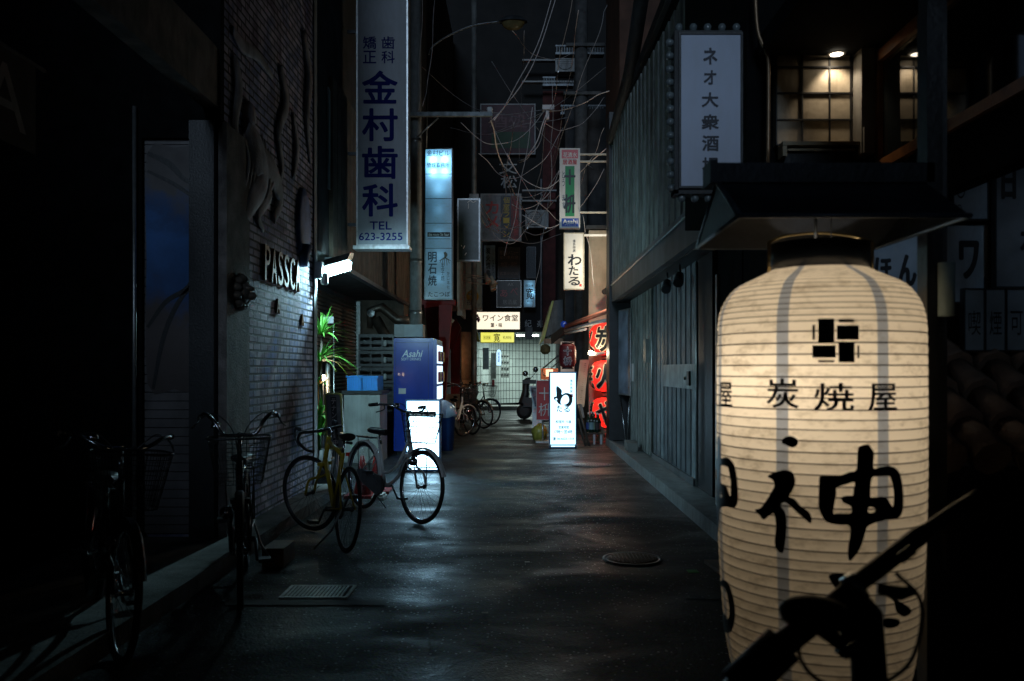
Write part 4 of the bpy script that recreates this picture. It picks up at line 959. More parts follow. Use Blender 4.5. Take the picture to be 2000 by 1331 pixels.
w = MB(); w.prism([P(855, 797, 17.45), P(898, 797, 19.6), P(898, 770, 19.6), P(855, 770, 17.45)], (0, .06, 0)); w.build('low_panel', mat('tan_panel', (.18, .13, .1), .7, var=.3, dirt=.4), lb)
cl = MB(); cl.tube([(X(913, 24), 24, Z(742, 24)), (X(913, 24), 24, 2.45)], .17, 16); cl.tube([(X(913, 24), 24, 0), (X(913, 24), 24, Z(742, 24))], .16, 16)
cl.solo('round_column', mat('tan_column', (.42, .27, .19), .7, var=.2, dirt=.3), 'round tan column behind the parked bicycles', 'column')
# white frame projecting from wall (perspective sign seen edge on)
es = MB(); es.box(X(893, 18.2), X(893, 18.2) + .04, 18.2, 20.4, 2.6, 4.1); es.box(X(893, 18.2), X(893, 18.2) + .12, 18.15, 18.2, 2.55, 4.15)
es.solo('side_sign', mat('worn_white_sign', (.36, .34, .3), .5, var=.2, dirt=.4), 'white sign board seen almost edge on below the blank frame', 'sign')
# spotlights on rods
for i, (py, px1, lab) in enumerate(((541, 950, 'uppermost of three unlit spotlights on horizontal rods'), (546, 962, 'middle one of three unlit spotlights on horizontal rods'), (556, 960, 'lowest of three unlit spotlights on horizontal rods'))):
    Yq = 18.6 + i * .15; sy = py if i == 0 else (545 if i == 1 else 556)
    t = thing('rod_spotlight', lab, 'lamp', tuple(P(px1, py, Yq)), 'spotlights on rods over the alley')
    w = MB(); w.tube([P(897, py - 6, Yq), P(px1 - 4, py, Yq)], .012, 6); w.build('rod', WHITEP, t)
    w = MB(); c = P(px1, py + 2, Yq); w.tube([c + Vector((-.03, 0, .10)), c, c + Vector((.05, -.03, -.10))], [.03, .045, .075], 10); w.build('spot_head', CREAM, t)

# ------------------------------------------------------------------ END: facade over the passage, tiled wall
eb = thing('end_building', 'dark building closing the alley above the tiled passage', 'building', (0, 28, 0))
zc = 2.62
w = MB(); w.box(-6, 4, 27.5, 28.0, zc, 15); w.build('wall', mat('black_facade', (.012, .011, .011), .8, var=.5, scale=2, bump=.3, dirt=.4), eb)
w = MB(); w.box(-6, 4, 28.0, 33.5, zc, zc + .15); w.build('passage_ceiling', mat('soffit_grey', (.35, .37, .36), .7, var=.1), eb)
w = MB(); w.box(X(1060, 27.5), X(1100, 27.5), 27.40, 27.497, Z(650, 27.5), Z(180, 27.5)); w.build('red_wall', REDWALL, eb)
w = MB(); w.box(X(1026, 27.5), X(1040, 27.5), 27.42, 27.497, zc - .25, Z(640, 27.5)); w.build('hanger', mat('mid_grey', (.12, .12, .12), .6), eb)
w = MB(); text(w, '紀', 1025, 625, 1038, 639, 27.5, .01, False, .004); text(w, '楽', 1049, 626, 1061, 639, 27.5, .01, False, .004); w.build('lettering', mat('grey_white_ink', (.45, .45, .45), .6), eb)
w = MB()
for px in (1057,): w.tube([P(px, 350, 27.2), P(px, 640, 27.2)], .03, 6)
w.tube([P(1057, 445, 27.2), P(1050, 440, 27.2)], .03, 6); w.build('drainpipe', mat('pipe_grey', (.25, .25, .27), .5), eb)
# curved white-tile wall
tl = MB(); uvs = []; pts = smooth_line([(X(932, 28.6), 28.4, 0), (X(934, 29.2), 29.6, 0), (X(950, 30.8), 31.0, 0), (X(985, 32), 32.0, 0), (X(1040, 32.6), 32.6, 0), (X(1110, 32.6), 32.6, 0), (3.4, 32.2, 0)], 6)
s_ = 0; prev = None; acc = []
for p in pts:
    if prev is not None: s_ += (p - prev).length
    acc.append(s_); prev = p
me = bpy.data.meshes.new('tiled_wall'); V_ = []; F_ = []; U_ = []
for p in pts: V_ += [(p.x, p.y, .14), (p.x, p.y, zc)]
for i in range(len(pts) - 1):
    F_.append((2 * i, 2 * i + 2, 2 * i + 3, 2 * i + 1)); U_ += [(acc[i], .14), (acc[i + 1], .14), (acc[i + 1], zc), (acc[i], zc)]
me.from_pydata(V_, [], F_); ul_ = me.uv_layers.new(name='UVMap')
for i, u in enumerate(U_): ul_.data[i].uv = u
me.materials.append(bricks('white_tile', (.60, .66, .63), (.50, .56, .54), (.02, .025, .025), .145, .30, mortar=.011, rough=.2, bump=.25, offset=0, uv=True, dirt=.3))
for p in me.polygons: p.use_smooth = True
tlo = bpy.data.objects.new('tiled_wall', me); C.objects.link(tlo); tag(tlo, 'curved wall of white rectangular tiles at the far end of the alley', 'wall'); tlo.location = (0, 0, 0); ORG[tlo.name] = Vector((0, 0, 0))
for px, lab in ((1018, 'left one'), (1046, 'right one')):
    t = thing('ceiling_tube_light', lab + ' of the two lit tubes on the passage ceiling', 'lamp', (X(px, 29.5), 29.5, zc - .06), 'tube lights in the passage')
    w = MB(); w.box(X(px - 10, 29.5), X(px + 7, 29.5), 29.45, 29.55, zc - .03, zc - .002); w.build('batten', WHITEP, t)
    w = MB(); w.tube([(X(px - 9, 29.5), 29.5, zc - .05), (X(px + 6, 29.5), 29.5, zc - .05)], .02, 8); w.build('tube', emit('tube_glow_white', (.80, 1.0, .92), 22), t)
lamp('passage_glow', 'AREA', (.4, 30.3, zc - .08), 125, (.80, 1.0, .94), eb, 1.2, (0, 0, 0), size_y=.5)
# things fixed to the tiled wall
def tbox(name, label, cat, px0, py0, px1, py1, Y, d, m, group=None):
    w = MB(); w.box(X(px0, Y), X(px1, Y), Y - d, Y, Z(py1, Y), Z(py0, Y)); w.box(X(px0, Y) + .02, X(px1, Y) - .02, Y - d - .012, Y - d - .001, Z(py1, Y) + .02, Z(py0, Y) - .02)
    return w.solo(name, m, label, cat, group)
MET = mat('meter_grey', (.20, .22, .21), .5, var=.3, dirt=.4)
tbox('wall_cabinet', 'tall grey cabinet on the tiled wall left of the meters', 'cabinet', 959, 690, 969, 740, 30.2, .12, MET)
tbox('wall_cabinet', 'narrow grey-blue panel on the tiled wall nearest the corner column', 'cabinet', 943, 680, 955, 722, 29.6, .1, mat('panel_bluegrey', (.20, .23, .26), .5))
for r_ in range(4):
    for c_ in range(3):
        px, py = 979 + c_ * 5.4, 692 + r_ * 12
        t = thing('electric_meter', '%s %s electricity meter on the tiled wall' % (('uppermost', 'upper middle', 'lower middle', 'lowest')[r_], ('left', 'central', 'right')[c_]), 'meter', tuple(P(px + 2, py + 10, 31.1)), 'electricity meters on the tiled wall')
        w = MB(); w.box(X(px, 31.1), X(px + 4.4, 31.1), 30.95, 31.1, Z(py + 10, 31.1), Z(py, 31.1)); w.build('case', MET, t)
        w = MB(); w.lathe([(.001, -.03), (.03, -.02), (.032, 0)], P(px + 2.2, py + 4, 30.95), 10, 'Y'); w.build('dial', BLACK, t)
tbox('red_notice', 'small red plate under the wall cabinet on the tiled wall', 'plate', 961, 742, 966, 756, 30.2, .04, REDP)
Yl = 29.3
lsn = thing('lit_bar_sign', 'small glowing blue-white arch-topped sign on the tiled wall', 'sign', tuple(P(974, 714, Yl)))
w = MB(); pp = [(970, 714), (978.5, 714), (978.5, 689), (977, 684.5), (974.2, 683), (971.5, 684.5), (970, 689)]; w.prism([P(a_, b_, Yl) for a_, b_ in pp], (0, .1, 0)); w.build('light_box', emit('bar_sign_glow', (.45, .72, 1.0), 1.5), lsn)
w = MB(); vtext(w, '居酒屋', 972, 688, 976, 708, Yl, .01); w.build('lettering', NAVY, lsn)

# lit signs over the passage
Ya = 25.6
s6 = sign_box('wine_bar_sign', 'wide glowing white sign with grapes over the passage', 925, 610, 1015, 643.5, Ya, .2, DARK, emit('warm_sign_glow', (1.0, .87, .66), 1.15), .02)
letters(s6, mat('maroon_ink', (.10, .012, .008), .6), ('h', 'ワイン食堂', 943, 614.5, 1012, 628, Ya, .02), ('h', '葉・味', 958, 631, 981, 640, Ya, .03))
w = MB()
for gx, gy in ((929, 619), (933, 618), (931, 622), (935, 621.5), (933, 625), (936, 625), (934.5, 628)): w.lathe([(.001, -.012), (.028, -.008), (.034, 0)], P(gx, gy, Ya), 10, 'Y')
w.build('grapes', mat('purple_ink', (.16, .01, .14), .5), s6)
w = MB(); brush(w, [[(929, 614.5, 1.2), (932, 615.5, 2), (934, 614, 1)]], front(Ya, .012)); w.build('leaf', GREEN, s6)
s7 = sign_box('yellow_bar_sign', 'glowing yellow-green sign reading KAN below the wine bar sign', 939, 650, 1004, 669, Ya - .3, .2, mat('yellow_frame', (.4, .35, .03), .5), emit('yellow_sign_glow', (.80, .78, .10), 1.05), .015)
letters(s7, mat('olive_ink', (.10, .09, .01), .6), ('h', '居酒屋', 944, 656, 958, 663.5, Ya - .3, -.003), ('h', 'KAN', 983, 656.5, 998, 662.5, Ya - .3, -.003))
w = MB(); text(w, '寛', 964, 651.5, 977, 668, Ya - .3, .008); w.build('lettering', INK, s7)
w = MB(); w.prism([P(918, 610, 25.4), P(922, 610, 25.4), P(937, 668, 24.6), P(933, 668, 24.6)], (0, .08, 0)); w.k = 1; w.prism([P(880, 600, 25.6), P(921, 600, 25.6), P(935, 668, 24.7), P(900, 660, 24.7)], (0, .05, 0))
w.solo('left_awning', [YGPAINT, DARK], 'dark awning with a slanting yellow edge left of the wine bar sign', 'awning')

# dim signs on the facade and over the alley
Yb = 27.0
s8 = sign_box('dark_bar_sign', 'black square sign with pink neon-style kana above the wine bar sign', 971, 549, 1017, 600, Yb, .15, STEEL, mat('black_panel', (.014, .014, .014), .3), .02, group='signs hung before the far facade')
letters(s8, PINK, ('h', 'あ', 977, 566, 991, 580, Yb, -.01), ('h', 'べ', 997, 562, 1011, 577, Yb, -.01)); letters(s8, mat('grey_white_ink', (0, 0, 0)), ('h', '居酒屋', 982, 586, 1009, 595, Yb, 0), ('h', 'AX', 992, 553, 1003, 559, Yb, 0))
s9 = sign_box('small_blue_sign', 'small glowing blue-white upright sign right of the black square sign', 1023.5, 548, 1045, 600, Yb, .15, DSTEEL, None, .01, group='signs hung before the far facade')
w = MB(); w.quad((X(1023.5, Yb), Yb, Z(600, Yb)), (X(1045, Yb), Yb, Z(600, Yb)), (X(1045, Yb), Yb, Z(548, Yb)), (X(1023.5, Yb), Yb, Z(548, Yb))); w.build('panel', paper('acrylic_diffuser', (0, 0, 0)), s9)
lamp('sign_lamp', 'POINT', (X(1040, Yb), Yb + .09, Z(572, Yb)), 1.5, (.35, .75, 1), s9, .03); lamp('sign_lamp', 'POINT', (X(1033, Yb), Yb + .10, Z(590, Yb)), .5, (.35, .75, 1), s9, .03); lamp('sign_lamp', 'POINT', (X(1036, Yb), Yb + .10, Z(556, Yb)), .5, (.35, .75, 1), s9, .03)
w = MB(); text(w, '寛', 1027, 563, 1042, 585, Yb, .012); text(w, '居酒屋', 1026, 556, 1042, 560.5, Yb, 0); text(w, 'KAN', 1030, 587, 1040, 590.5, Yb, .005); w.build('lettering', INK, s9)
s10 = sign_box('tan_bar_sign', 'tan upright sign with an orange disc behind the blank frame', 906, 470, 941, 605, 24.2, .12, DSTEEL, mat('tan_sign', (.26, .23, .15), .5, var=.1, dirt=.3), .012, group='signs hung before the far facade')
w = MB(); w.lathe([(.001, -.004), (.175, -.004), (.175, 0)], P(923, 579, 24.2), 24, 'Y'); w.build('disc', mat('orange_ink', (.42, .20, .02), .5), s10)
letters(s10, mat('brown_ink', (.05, .03, .02), .5), ('v', '居酒場', 920, 510, 928, 556, 24.2, 0, .12, .006), ('h', '十六', 914, 566, 932, 586, 24.2, .03, False, .007), ('h', '夜', 911, 585, 923, 597, 24.2, .02, False, .007), ('h', '二丁目', 925, 594, 937, 598, 24.2, 0, False, .006))
s11 = sign_box('large_menu_sign', 'big framed dim billboard of red white and yellow kana behind the cables', 942, 382, 1015, 468, 24.8, .12, mat('frame_grey', (.30, .30, .30), .5, var=.2), mat('board_grey', (.22, .22, .24), .5, var=.3, dirt=.4), .05, group='signs hung before the far facade')
w = MB(); rectf(w, 978, 383, 998, 467, 24.8); w.build('black_field', INK, s11)
w = MB(); rectf(w, 998, 383, 1014, 467, 24.8); w.build('red_field', mat('deep_red_ink', (.16, .012, .008), .5), s11)
letters(s11, mat('yellow_ink', (0, 0, 0)), ('v', '個室ラーメン', 983, 385, 995, 464, 24.8, .01, .1, .008)); letters(s11, REDINK, ('v', 'カメ', 948, 392, 974, 448, 24.8, .03), ('v', '焼肉鉄板', 1003, 392, 1012, 462, 24.8, .0, .1, .01))
s12 = sign_box('maroon_billboard', 'large maroon billboard high on the far facade, barely lit', 940, 205, 1044, 300, 27.3, .12, mat('frame_grey', (0, 0, 0)), mat('maroon_panel', (.07, .02, .028), .6, var=.4, dirt=.4), .03, group='signs hung before the far facade')
w = MB(); text(w, '酒処', 955, 222, 1030, 250, 27.3, .01); w.build('lettering', mat('dull_pink', (.14, .07, .08), .6), s12)
w = MB(); rectf(w, 960, 258, 1036, 290, 27.3); w.build('green_field', mat('dull_green', (.015, .05, .02), .6), s12)
s13 = sign_box('menu_board', 'dark narrow board with dense small writing below the large billboard', 973, 484, 1015, 544, 26.9, .08, DSTEEL, mat('board_black', (.03, .022, .02), .5), .01, group='signs hung before the far facade')
letters(s13, mat('dull_brown_ink', (.22, .14, .12), .6), ('h', '居酒屋メニュー', 976, 490, 1012, 498, 26.9), ('h', '旬の魚料理', 976, 500, 1012, 507, 26.9), ('h', '地酒・焼酎', 978, 512, 1010, 522, 26.9), ('h', '営業中17:00', 976, 531, 1012, 538, 26.9))
s14 = sign_box('blue_upright_sign', 'narrow pale blue upright sign with brush writing left of the menu board', 946, 480, 967, 545, 26.6, .1, DSTEEL, mat('pale_blue_board', (.20, .28, .33), .5, var=.2, dirt=.4), .01, group='signs hung before the far facade')
letters(s14, INK, ('v', '炭火焼鳥', 949, 483, 958, 541, 26.6, .03), ('v', 'しょう', 961, 500, 965, 535, 26.6))
s15 = sign_box('dark_blue_panel', 'dim blue mesh-like panel right of the menu board', 1029, 483, 1046, 543, 26.9, .1, DSTEEL, mat('dull_blue', (.05, .07, .09), .6, var=.6, scale=40), .01, group='signs hung before the far facade')
# big characters painted on the facade
w = MB(); text(w, '文', 975, 316, 1010, 340, 27.5, .01, False, .004); text(w, '松', 978, 343, 1010, 368, 27.5, .01, False, .004); w.build('lettering', mat('grey_white_ink', (0, 0, 0)), eb)
# facade ledges, window frames, air conditioner units on the facade
w = MB()
for py in (392, 372, 118, 160): w.box(X(1020, 26.8), X(1120, 26.8), 26.7, 26.9, Z(py + 3, 26.8), Z(py, 26.8))
w.box(X(928, 27.3), X(1020, 27.3), 27.2, 27.45, Z(392, 27.3), Z(388, 27.3)); w.build('ledge', mat('frame_grey', (0, 0, 0)), eb)
for i, (px, py, Y) in enumerate(((1026, 405, 26.6), (1120, 395, 22.0), (1128, 250, 23.0), (1085, 100, 25.0))):
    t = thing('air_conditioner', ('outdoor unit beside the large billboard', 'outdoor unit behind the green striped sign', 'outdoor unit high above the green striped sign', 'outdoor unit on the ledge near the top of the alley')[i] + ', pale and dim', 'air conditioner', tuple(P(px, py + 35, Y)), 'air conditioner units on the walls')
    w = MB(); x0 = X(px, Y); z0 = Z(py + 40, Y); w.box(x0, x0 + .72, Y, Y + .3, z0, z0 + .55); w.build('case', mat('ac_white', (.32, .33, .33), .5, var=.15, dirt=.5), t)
    w = MB(); w.lathe([(.22, -.012), (.235, -.012), (.235, 0)], (x0 + .28, Y, z0 + .28), 24, 'Y'); 
    for k in range(8): w.box(x0 + .06, x0 + .50, Y - .008, Y - .002, z0 + .07 + k * .055, z0 + .078 + k * .055)
    w.build('grille', DARK, t)
    w = MB(); w.box(x0 + .05, x0 + .09, Y - .02, Y + .32, z0 - .04, z0 - .001); w.box(x0 + .62, x0 + .66, Y - .02, Y + .32, z0 - .04, z0 - .001); w.build('bracket', STEEL, t)

# ------------------------------------------------------------------ RIGHT, mid distance: shops
Yg = 16.9
s16 = sign_box('green_stripe_sign', 'tall white sign with a green stripe projecting over the right side', 1095, 292, 1131, 444, Yg, .16, WHITEP, mat('sign_white', (.58, .58, .56), .4, var=.05, dirt=.15), .02, group='projecting signs along the right wall')
w = MB(); rectf(w, 1104, 325, 1122, 423, Yg); w.build('green_stripe', GREEN, s16)
w = MB(); rectf(w, 1097, 293, 1129, 310, Yg); w.build('pink_field', PINK, s16)
w = MB(); rectf(w, 1097, 427, 1130, 443, Yg); w.build('blue_field', BLUEINK, s16)
letters(s16, INK, ('h', '十', 1102, 331, 1124, 362, Yg, .04, False, .006), ('h', '枡', 1101, 380, 1124, 417, Yg, .03, False, .006), ('v', 'とう', 1098, 334, 1103, 365, Yg, 0), ('v', 'ます', 1098, 380, 1103, 408, Yg, 0))
letters(s16, WHITEINK, ('h', '花清水', 1100, 298, 1127, 308, Yg, .01, False, .006), ('h', 'Asahi', 1099, 429, 1128, 437.5, Yg, .03, False, .006), ('h', 'アサヒビール', 1103, 438.5, 1125, 441.5, Yg, 0, False, .006))
letters(s16, REDINK, ('h', '居酒屋', 1099, 312, 1127, 322, Yg, .02))
w = MB()
for py in (299, 313, 413): w.box(X(1133, Yg), 1.80, Yg + .04, Yg + .08, Z(py + 3, Yg), Z(py, Yg))
w.build('arm', mat('arm_cream', (.5, .47, .40), .5), s16)
s17 = sign_box('white_brush_sign', 'white upright sign with large brush kana below the green striped one', 1103, 457, 1139, 564, Yg - .2, .16, mat('beige_frame', (.36, .34, .28), .5), mat('sign_white', (0, 0, 0)), .02, group='projecting signs along the right wall')
w = MB(); Yq = Yg - .2; text(w, 'わ', 1109, 497, 1136, 519, Yq, .035); text(w, 'た', 1111, 520, 1130, 538, Yq, .035); text(w, 'る', 1110, 541, 1133, 558, Yq, .035); vtext(w, '備長串屋', 1119, 468, 1124, 493, Yq, .0); w.build('lettering', INK, s17)
w = MB(); rectf(w, 1132, 555, 1136, 560, Yq); w.build('seal', REDINK, s17)
w = MB(); w.box(X(1141, Yq), 1.75, Yq + .05, Yq + .08, Z(461, Yq), Z(457, Yq)); w.build('arm', WHITEP, s17)
sb_ = thing('cream_building', 'cream board-clad shop behind the red lanterns', 'building', (1.9, 19, 0))
Ysd = 18.4; w = MB(); zz = 0
while zz < 4.35:
    w.box(X(1150, Ysd), 3.2, Ysd, Ysd + .1, zz, zz + .185); w.box(X(1150, Ysd), 3.2, Ysd + .012, Ysd + .09, zz + .185, zz + .2); zz += .2
w.build('siding', CREAM, sb_)
w = MB(); w.box(X(1150, Ysd), 3.6, Ysd + .1, 21.5, 0, 4.3); w.build('wall', GREYWALL, sb_)
w = MB(); w.box(1.42, 3.6, Ysd - .05, 21.6, 4.42, 4.5); w.build('roof', DARK, sb_)
fb = thing('far_right_shop', 'dark shop with grey slanting awning before the passage', 'building', (1.3, 24, 0))
w = MB(); w.box(1.15, 4, 21.6, 27.35, 0, 8); w.build('wall', DARKWALL, fb)
w = MB(); w.prism([P(1082, 588, 22.8), P(1112, 583, 22.8), P(1112, 640, 22.8), P(1062, 660, 22.8)], (0, 2.2, 0)); w.build('awning', mat('awning_grey', (.12, .125, .13), .7, var=.2, dirt=.4), fb)
w = MB(); w.prism([P(1078, 588, 22.7), P(1082, 588, 22.7), P(1063, 664, 22.7), P(1055, 671, 22.7)], (0, 2.3, 0)); w.build('awning_trim', YGPAINT, fb)
w = MB(); w.box(X(1062, 22.7), 1.15, 22.6, 22.65, Z(672, 22.7), Z(662, 22.7)); w.build('awning_valance', WOODBR, fb)
w = MB(); w.box(X(1090, 23), X(1125, 23), 21.5, 21.6, 1.0, 2.1); w.build('shop_window', emit('shop_warm', (1, .50, .20), .12), fb)
hb_ = MB(); c = P(1065, 683, 22.2); hb_.lathe([(.001, -.13), (.07, -.12), (.13, -.05), (.13, .05), (.08, .12), (.03, .14)], c, 16); 
for k in range(5): hb_.lathe([(.128, 0), (.14, .008), (.128, .016)], c + Vector((0, 0, -.07 + k * .035)), 16)
hb_.tube([c + Vector((0, 0, .12)), c + Vector((0, 0, .3))], .006, 5); hb_.solo('wicker_ball', mat('dark_straw', (.10, .08, .03), .8, var=.5), 'dark round woven ball hanging under the awning corner', 'ornament')
# retractable awning (pink roll, white bars) over the lantern shop
aw = thing('roller_awning', 'rolled pink and white shop awning above the red lanterns', 'awning', (1.3, 17.8, 2.4))
w = MB(); w.tube([P(1104, 638, 18.0), P(1192, 606, 16.2)], .045, 10); w.build('fabric_roll', mat('salmon_fabric', (.55, .20, .13), .7, var=.15), aw)
w = MB(); w.tube([P(1104, 646, 18.0), P(1192, 624, 16.2)], .035, 8); w.tube([P(1104, 652, 18.0), P(1145, 643, 17.2)], .025, 8); w.build('front_bar', WHITEP, aw)
w = MB(); w.lathe([(.001, -.06), (.07, -.06), (.07, .04), (.001, .04)], P(1101, 634, 18.0), 12, 'Y'); w.build('end_cap', BLUEP, aw)
w = MB(); w.prism([P(1075, 656, 20.5), P(1101, 636, 18.1), P(1101, 652, 18.1), P(1077, 672, 20.5)], (.03, 0, 0)); w.build('valance', mat('brown_fabric', (.08, .05, .045), .8), aw)

# lanterns
def chochin(name, label, c, H_, Rm, ribs, papers, ink, glyph_items, cap_r, watt, lcol, group=None, top_ring=.03):
    """paper lantern: body of revolution centred at c, height H_"""
    t = thing(name, label, 'lantern', (c.x, c.y, c.z - H_ / 2), group)
    prof = []; ms = []
    def Rz(s):                                             # s in -1..1
        return cap_r + (Rm - cap_r) * max(0, 1 - abs(s) ** 3.2) ** .55
    for i in range(ribs + 1):
        s0 = -1 + 2 * i / ribs
        prof.append((Rz(s0), s0 * H_ / 2)); ms.append(1)
        prof.append((Rz(s0) + .0005, s0 * H_ / 2 + .004)); ms.append(0)
        if i < ribs:
            s1 = s0 + 1 / ribs; prof.append((Rz(s1) + .003, s1 * H_ / 2)); ms.append(0)
    w = MB(); w.lathe(prof, c, 40, mats=ms[:-1]); w.build('paper_body', [papers, ink], t)
    w = MB()
    for s in (-1, 1): w.lathe([(cap_r - .01, s * H_ / 2), (cap_r + .012, s * H_ / 2), (cap_r + .012, s * (H_ / 2 + top_ring)), (cap_r - .02, s * (H_ / 2 + top_ring))], c, 28)
    w.build('rim_ring', BLACK, t)
    for body, ang, z0, z1, hw, mt, bold, eps in glyph_items:
        e = bold * (z1 - z0); w = MB(); shape = grid_cut(fit(body, (-hw + e, z0 + e, hw - e, z1 - e)), hw / 4, H_ / 16)
        def mp(u, v, l, ang=ang, eps=eps):
            rr = Rz(max(-1, min(1, v / (H_ / 2)))) + .004 + eps + l; q = R(ang) + u / Rm; return c + Vector((rr * math.sin(q), -rr * math.cos(q), v))
        heavy(w, shape, mp, e, e); w.build('lettering', mt, t)
    if watt: lamp('inner_bulb', 'POINT', c + Vector((0, 0, .05)), watt, lcol, t, .05)
    return t
def grid_cut(shape, du, dv):
    vs, fs = shape; bm = bmesh.new(); bv = [bm.verts.new((a, b, 0)) for a, b in vs]
    for f in fs:
        try: bm.faces.new([bv[i] for i in f])
        except ValueError: pass
    for ax, d in ((0, du), (1, dv)):
        lo = min(v.co[ax] for v in bm.verts); hi = max(v.co[ax] for v in bm.verts); k = math.ceil(lo / d)
        while k * d < hi:
            co = [0, 0, 0]; no = [0, 0, 0]; co[ax] = k * d; no[ax] = 1
            bmesh.ops.bisect_plane(bm, geom=bm.verts[:] + bm.edges[:] + bm.faces[:], plane_co=co, plane_no=no, dist=1e-6); k += 1
    bm.verts.index_update(); out = ([(v.co.x, v.co.y) for v in bm.verts], [tuple(v.index for v in f.verts) for f in bm.faces]); bm.free(); return out
REDPAP = paper('red_lantern_paper', (.85, .035, .03), .5, .2); OUTL = mat('cream_outline', (.80, .68, .48), .6, var=.05)
for px, py, h, ch, ch2, lab in ((1188, 663, .70, '炭', '火', 'uppermost of three large red lanterns hung in a column'), (1188, 735, .68, '火', '焼', 'middle one of three large red lanterns hung in a column'), (1190, 806, .66, 'や', '鳥', 'lowest of three large red lanterns hung in a column')):
    c = P(px, py, 17.3); gi = []
    for cc, an in ((ch, -14), (ch2, -92)):
        gi += [(cc, an, -h * .40, h * .40, .25, OUTL, .055, 0), (cc, an, -h * .37, h * .37, .225, INK, .022, .004)]
    chochin('red_lantern', lab, c, h * .93, .385, 9, REDPAP, mat('dark_red_rib', (.30, .01, .01), .6), gi, .13, 15, (1, .75, .5), 'red lanterns in a column')
chochin('dark_red_lantern', 'dark red lantern with white outlined characters above the light box', P(1108.5, 695, 16.6), .46, .165, 8, mat('wine_paper', (.14, .008, .012), .6), mat('wine_rib', (.05, .005, .006), .6),
        [('十', -2, .0, .17, .085, mat('lilac_outline', (.55, .42, .45), .6), .045, 0), ('十', -2, .012, .158, .073, INK, .01, .003), ('枡', -2, -.19, -.02, .09, mat('lilac_outline', (0, 0, 0)), .04, 0), ('枡', -2, -.18, -.03, .08, INK, .0, .003)], .10, 0, (1, 1, 1))
bl = thing('bare_bulb', 'bright warm bare bulb between the two upper red lanterns', 'lamp', tuple(P(1155, 690, 16.9)))
w = MB(); c = P(1154, 690, 16.9); w.lathe([(.001, .05), (.04, .035), (.05, 0), (.035, -.04), (.001, -.05)], c, 14); w.build('bulb', emit('bulb_glow', (1, .85, .6), 60), bl)
w = MB(); w.tube([c, c + Vector((.10, .02, -.02)), c + Vector((.3, .1, .0))], [.03, .04, .02], 8); w.build('holder', WHITEP, bl)
lamp('bulb_light', 'POINT', c + Vector((-.03, -.09, 0)), 9, (1, .78, .5), bl, .05)
# clip spotlight; the boards and signs are lit by an unseen lamp nearer by
sp2 = thing('siding_spotlight', 'small black clip spotlight on the cream boards casting a shadow', 'lamp', tuple(P(1187, 570, 17.6)))
w = MB(); c = P(1184, 566, 17.6); w.tube([c + Vector((.1, .1, .1)), c, c + Vector((-.05, -.12, -.06))], [.02, .04, .06], 10); w.build('spot_head', BLACK, sp2)
w = MB(); c2 = P(1189, 560, 17.4); w.lathe([(.001, .03), (.03, 0), (.001, -.03)], c2 + Vector((-.02, -.3, .0)), 8); w.build('bulb', emit('bulb_glow', (0, 0, 0), 0), sp2)
lamp('hidden_shop_lamp', 'POINT', (1.74, 16.1, 3.35), 85, (1, .86, .62), sp2, .04)  # unseen point lamp without fixture, hidden behind the corner post

# street clutter on the right
rs = sign_box('red_banner_sign', 'red standing sign with white characters left of the bright light box', 1048, 744, 1076, 820, 16.4, .05, mat('sign_edge_grey', (.4, .4, .4), .5), mat('red_cloth', (.36, .03, .035), .6, var=.12), .008)
rs.location.z = rs.location.z
letters(rs, mat('grey_white_ink', (0, 0, 0)), ('h', '十', 1053, 757, 1074, 782, 16.4, .0), ('h', '枡', 1052, 788, 1075, 813, 16.4, .0))
w = MB(); w.tube([(X(1060, 16.4), 16.43, 0), (X(1060, 16.4), 16.43, Z(821, 16.4))], .018, 8); w.box(X(1046, 16.4), X(1076, 16.4), 16.25, 16.6, 0, .03); w.build('stand', STEEL, rs)
ab = thing('menu_stand', 'small A-frame menu board with pictures behind the red sign', 'menu board', (X(1044, 20), 20, 0))
w = MB(); w.prism([P(1033, 754, 20), P(1060, 754, 20), P(1064, 798, 19.7), P(1043, 798, 19.7)], (0, .04, 0)); w.build('frame', mat('frame_pale_blue', (.4, .5, .55), .5), ab)
w = MB(); w.poly([P(1036, 757, 19.93), P(1058, 757, 19.93), P(1061, 794, 19.66), P(1045, 794, 19.66)]); w.build('menu_sheet', mat('menu_picture', (.10, .12, .16), .4, var=.8, scale=14), ab)
w = MB(); w.box(X(1040, 20), X(1062, 20), 20.2, 20.24, 0, 1.0); w.build('rear_leg', STEEL, ab)
ml_ = thing('lit_menu_box', 'small orange lit menu box above the red standing sign', 'menu board', tuple(P(1074, 742, 18)))
w = MB(); w.box(X(1057, 18), X(1090, 18), 18, 18.15, Z(742, 18), Z(720, 18)); w.build('box', mat('orange_box', (.55, .14, .03), .5), ml_)
w = MB(); w.box(X(1066, 18), X(1080, 18), 17.99, 18.0 - .001, Z(736, 18), Z(722, 18)); w.build('lit_panel', emit('menu_glow', (1, .55, .26), 1.2), ml_)
w = MB(); w.tube([P(1060, 722, 17.9), P(1061, 731, 17.85), P(1066, 735, 17.9)], .012, 6); w.tube([P(1074, 742, 18.07), (X(1074, 18), 18.07, 0)], .02, 6); w.build('support', DSTEEL, ml_)
lamp('menu_glow_lamp', 'POINT', P(1062, 725, 17.7), 1.2, (1, .5, .2), ml_, .03)
sc_ = thing('parked_scooter', 'dark scooter with round mirrors parked against the tiled wall', 'scooter', (X(1030, 24), 24, 0)); Yc = 24.0
w = MB(); w.tube([P(1022, 737, Yc), P(1022, 731, Yc)], .01, 6)
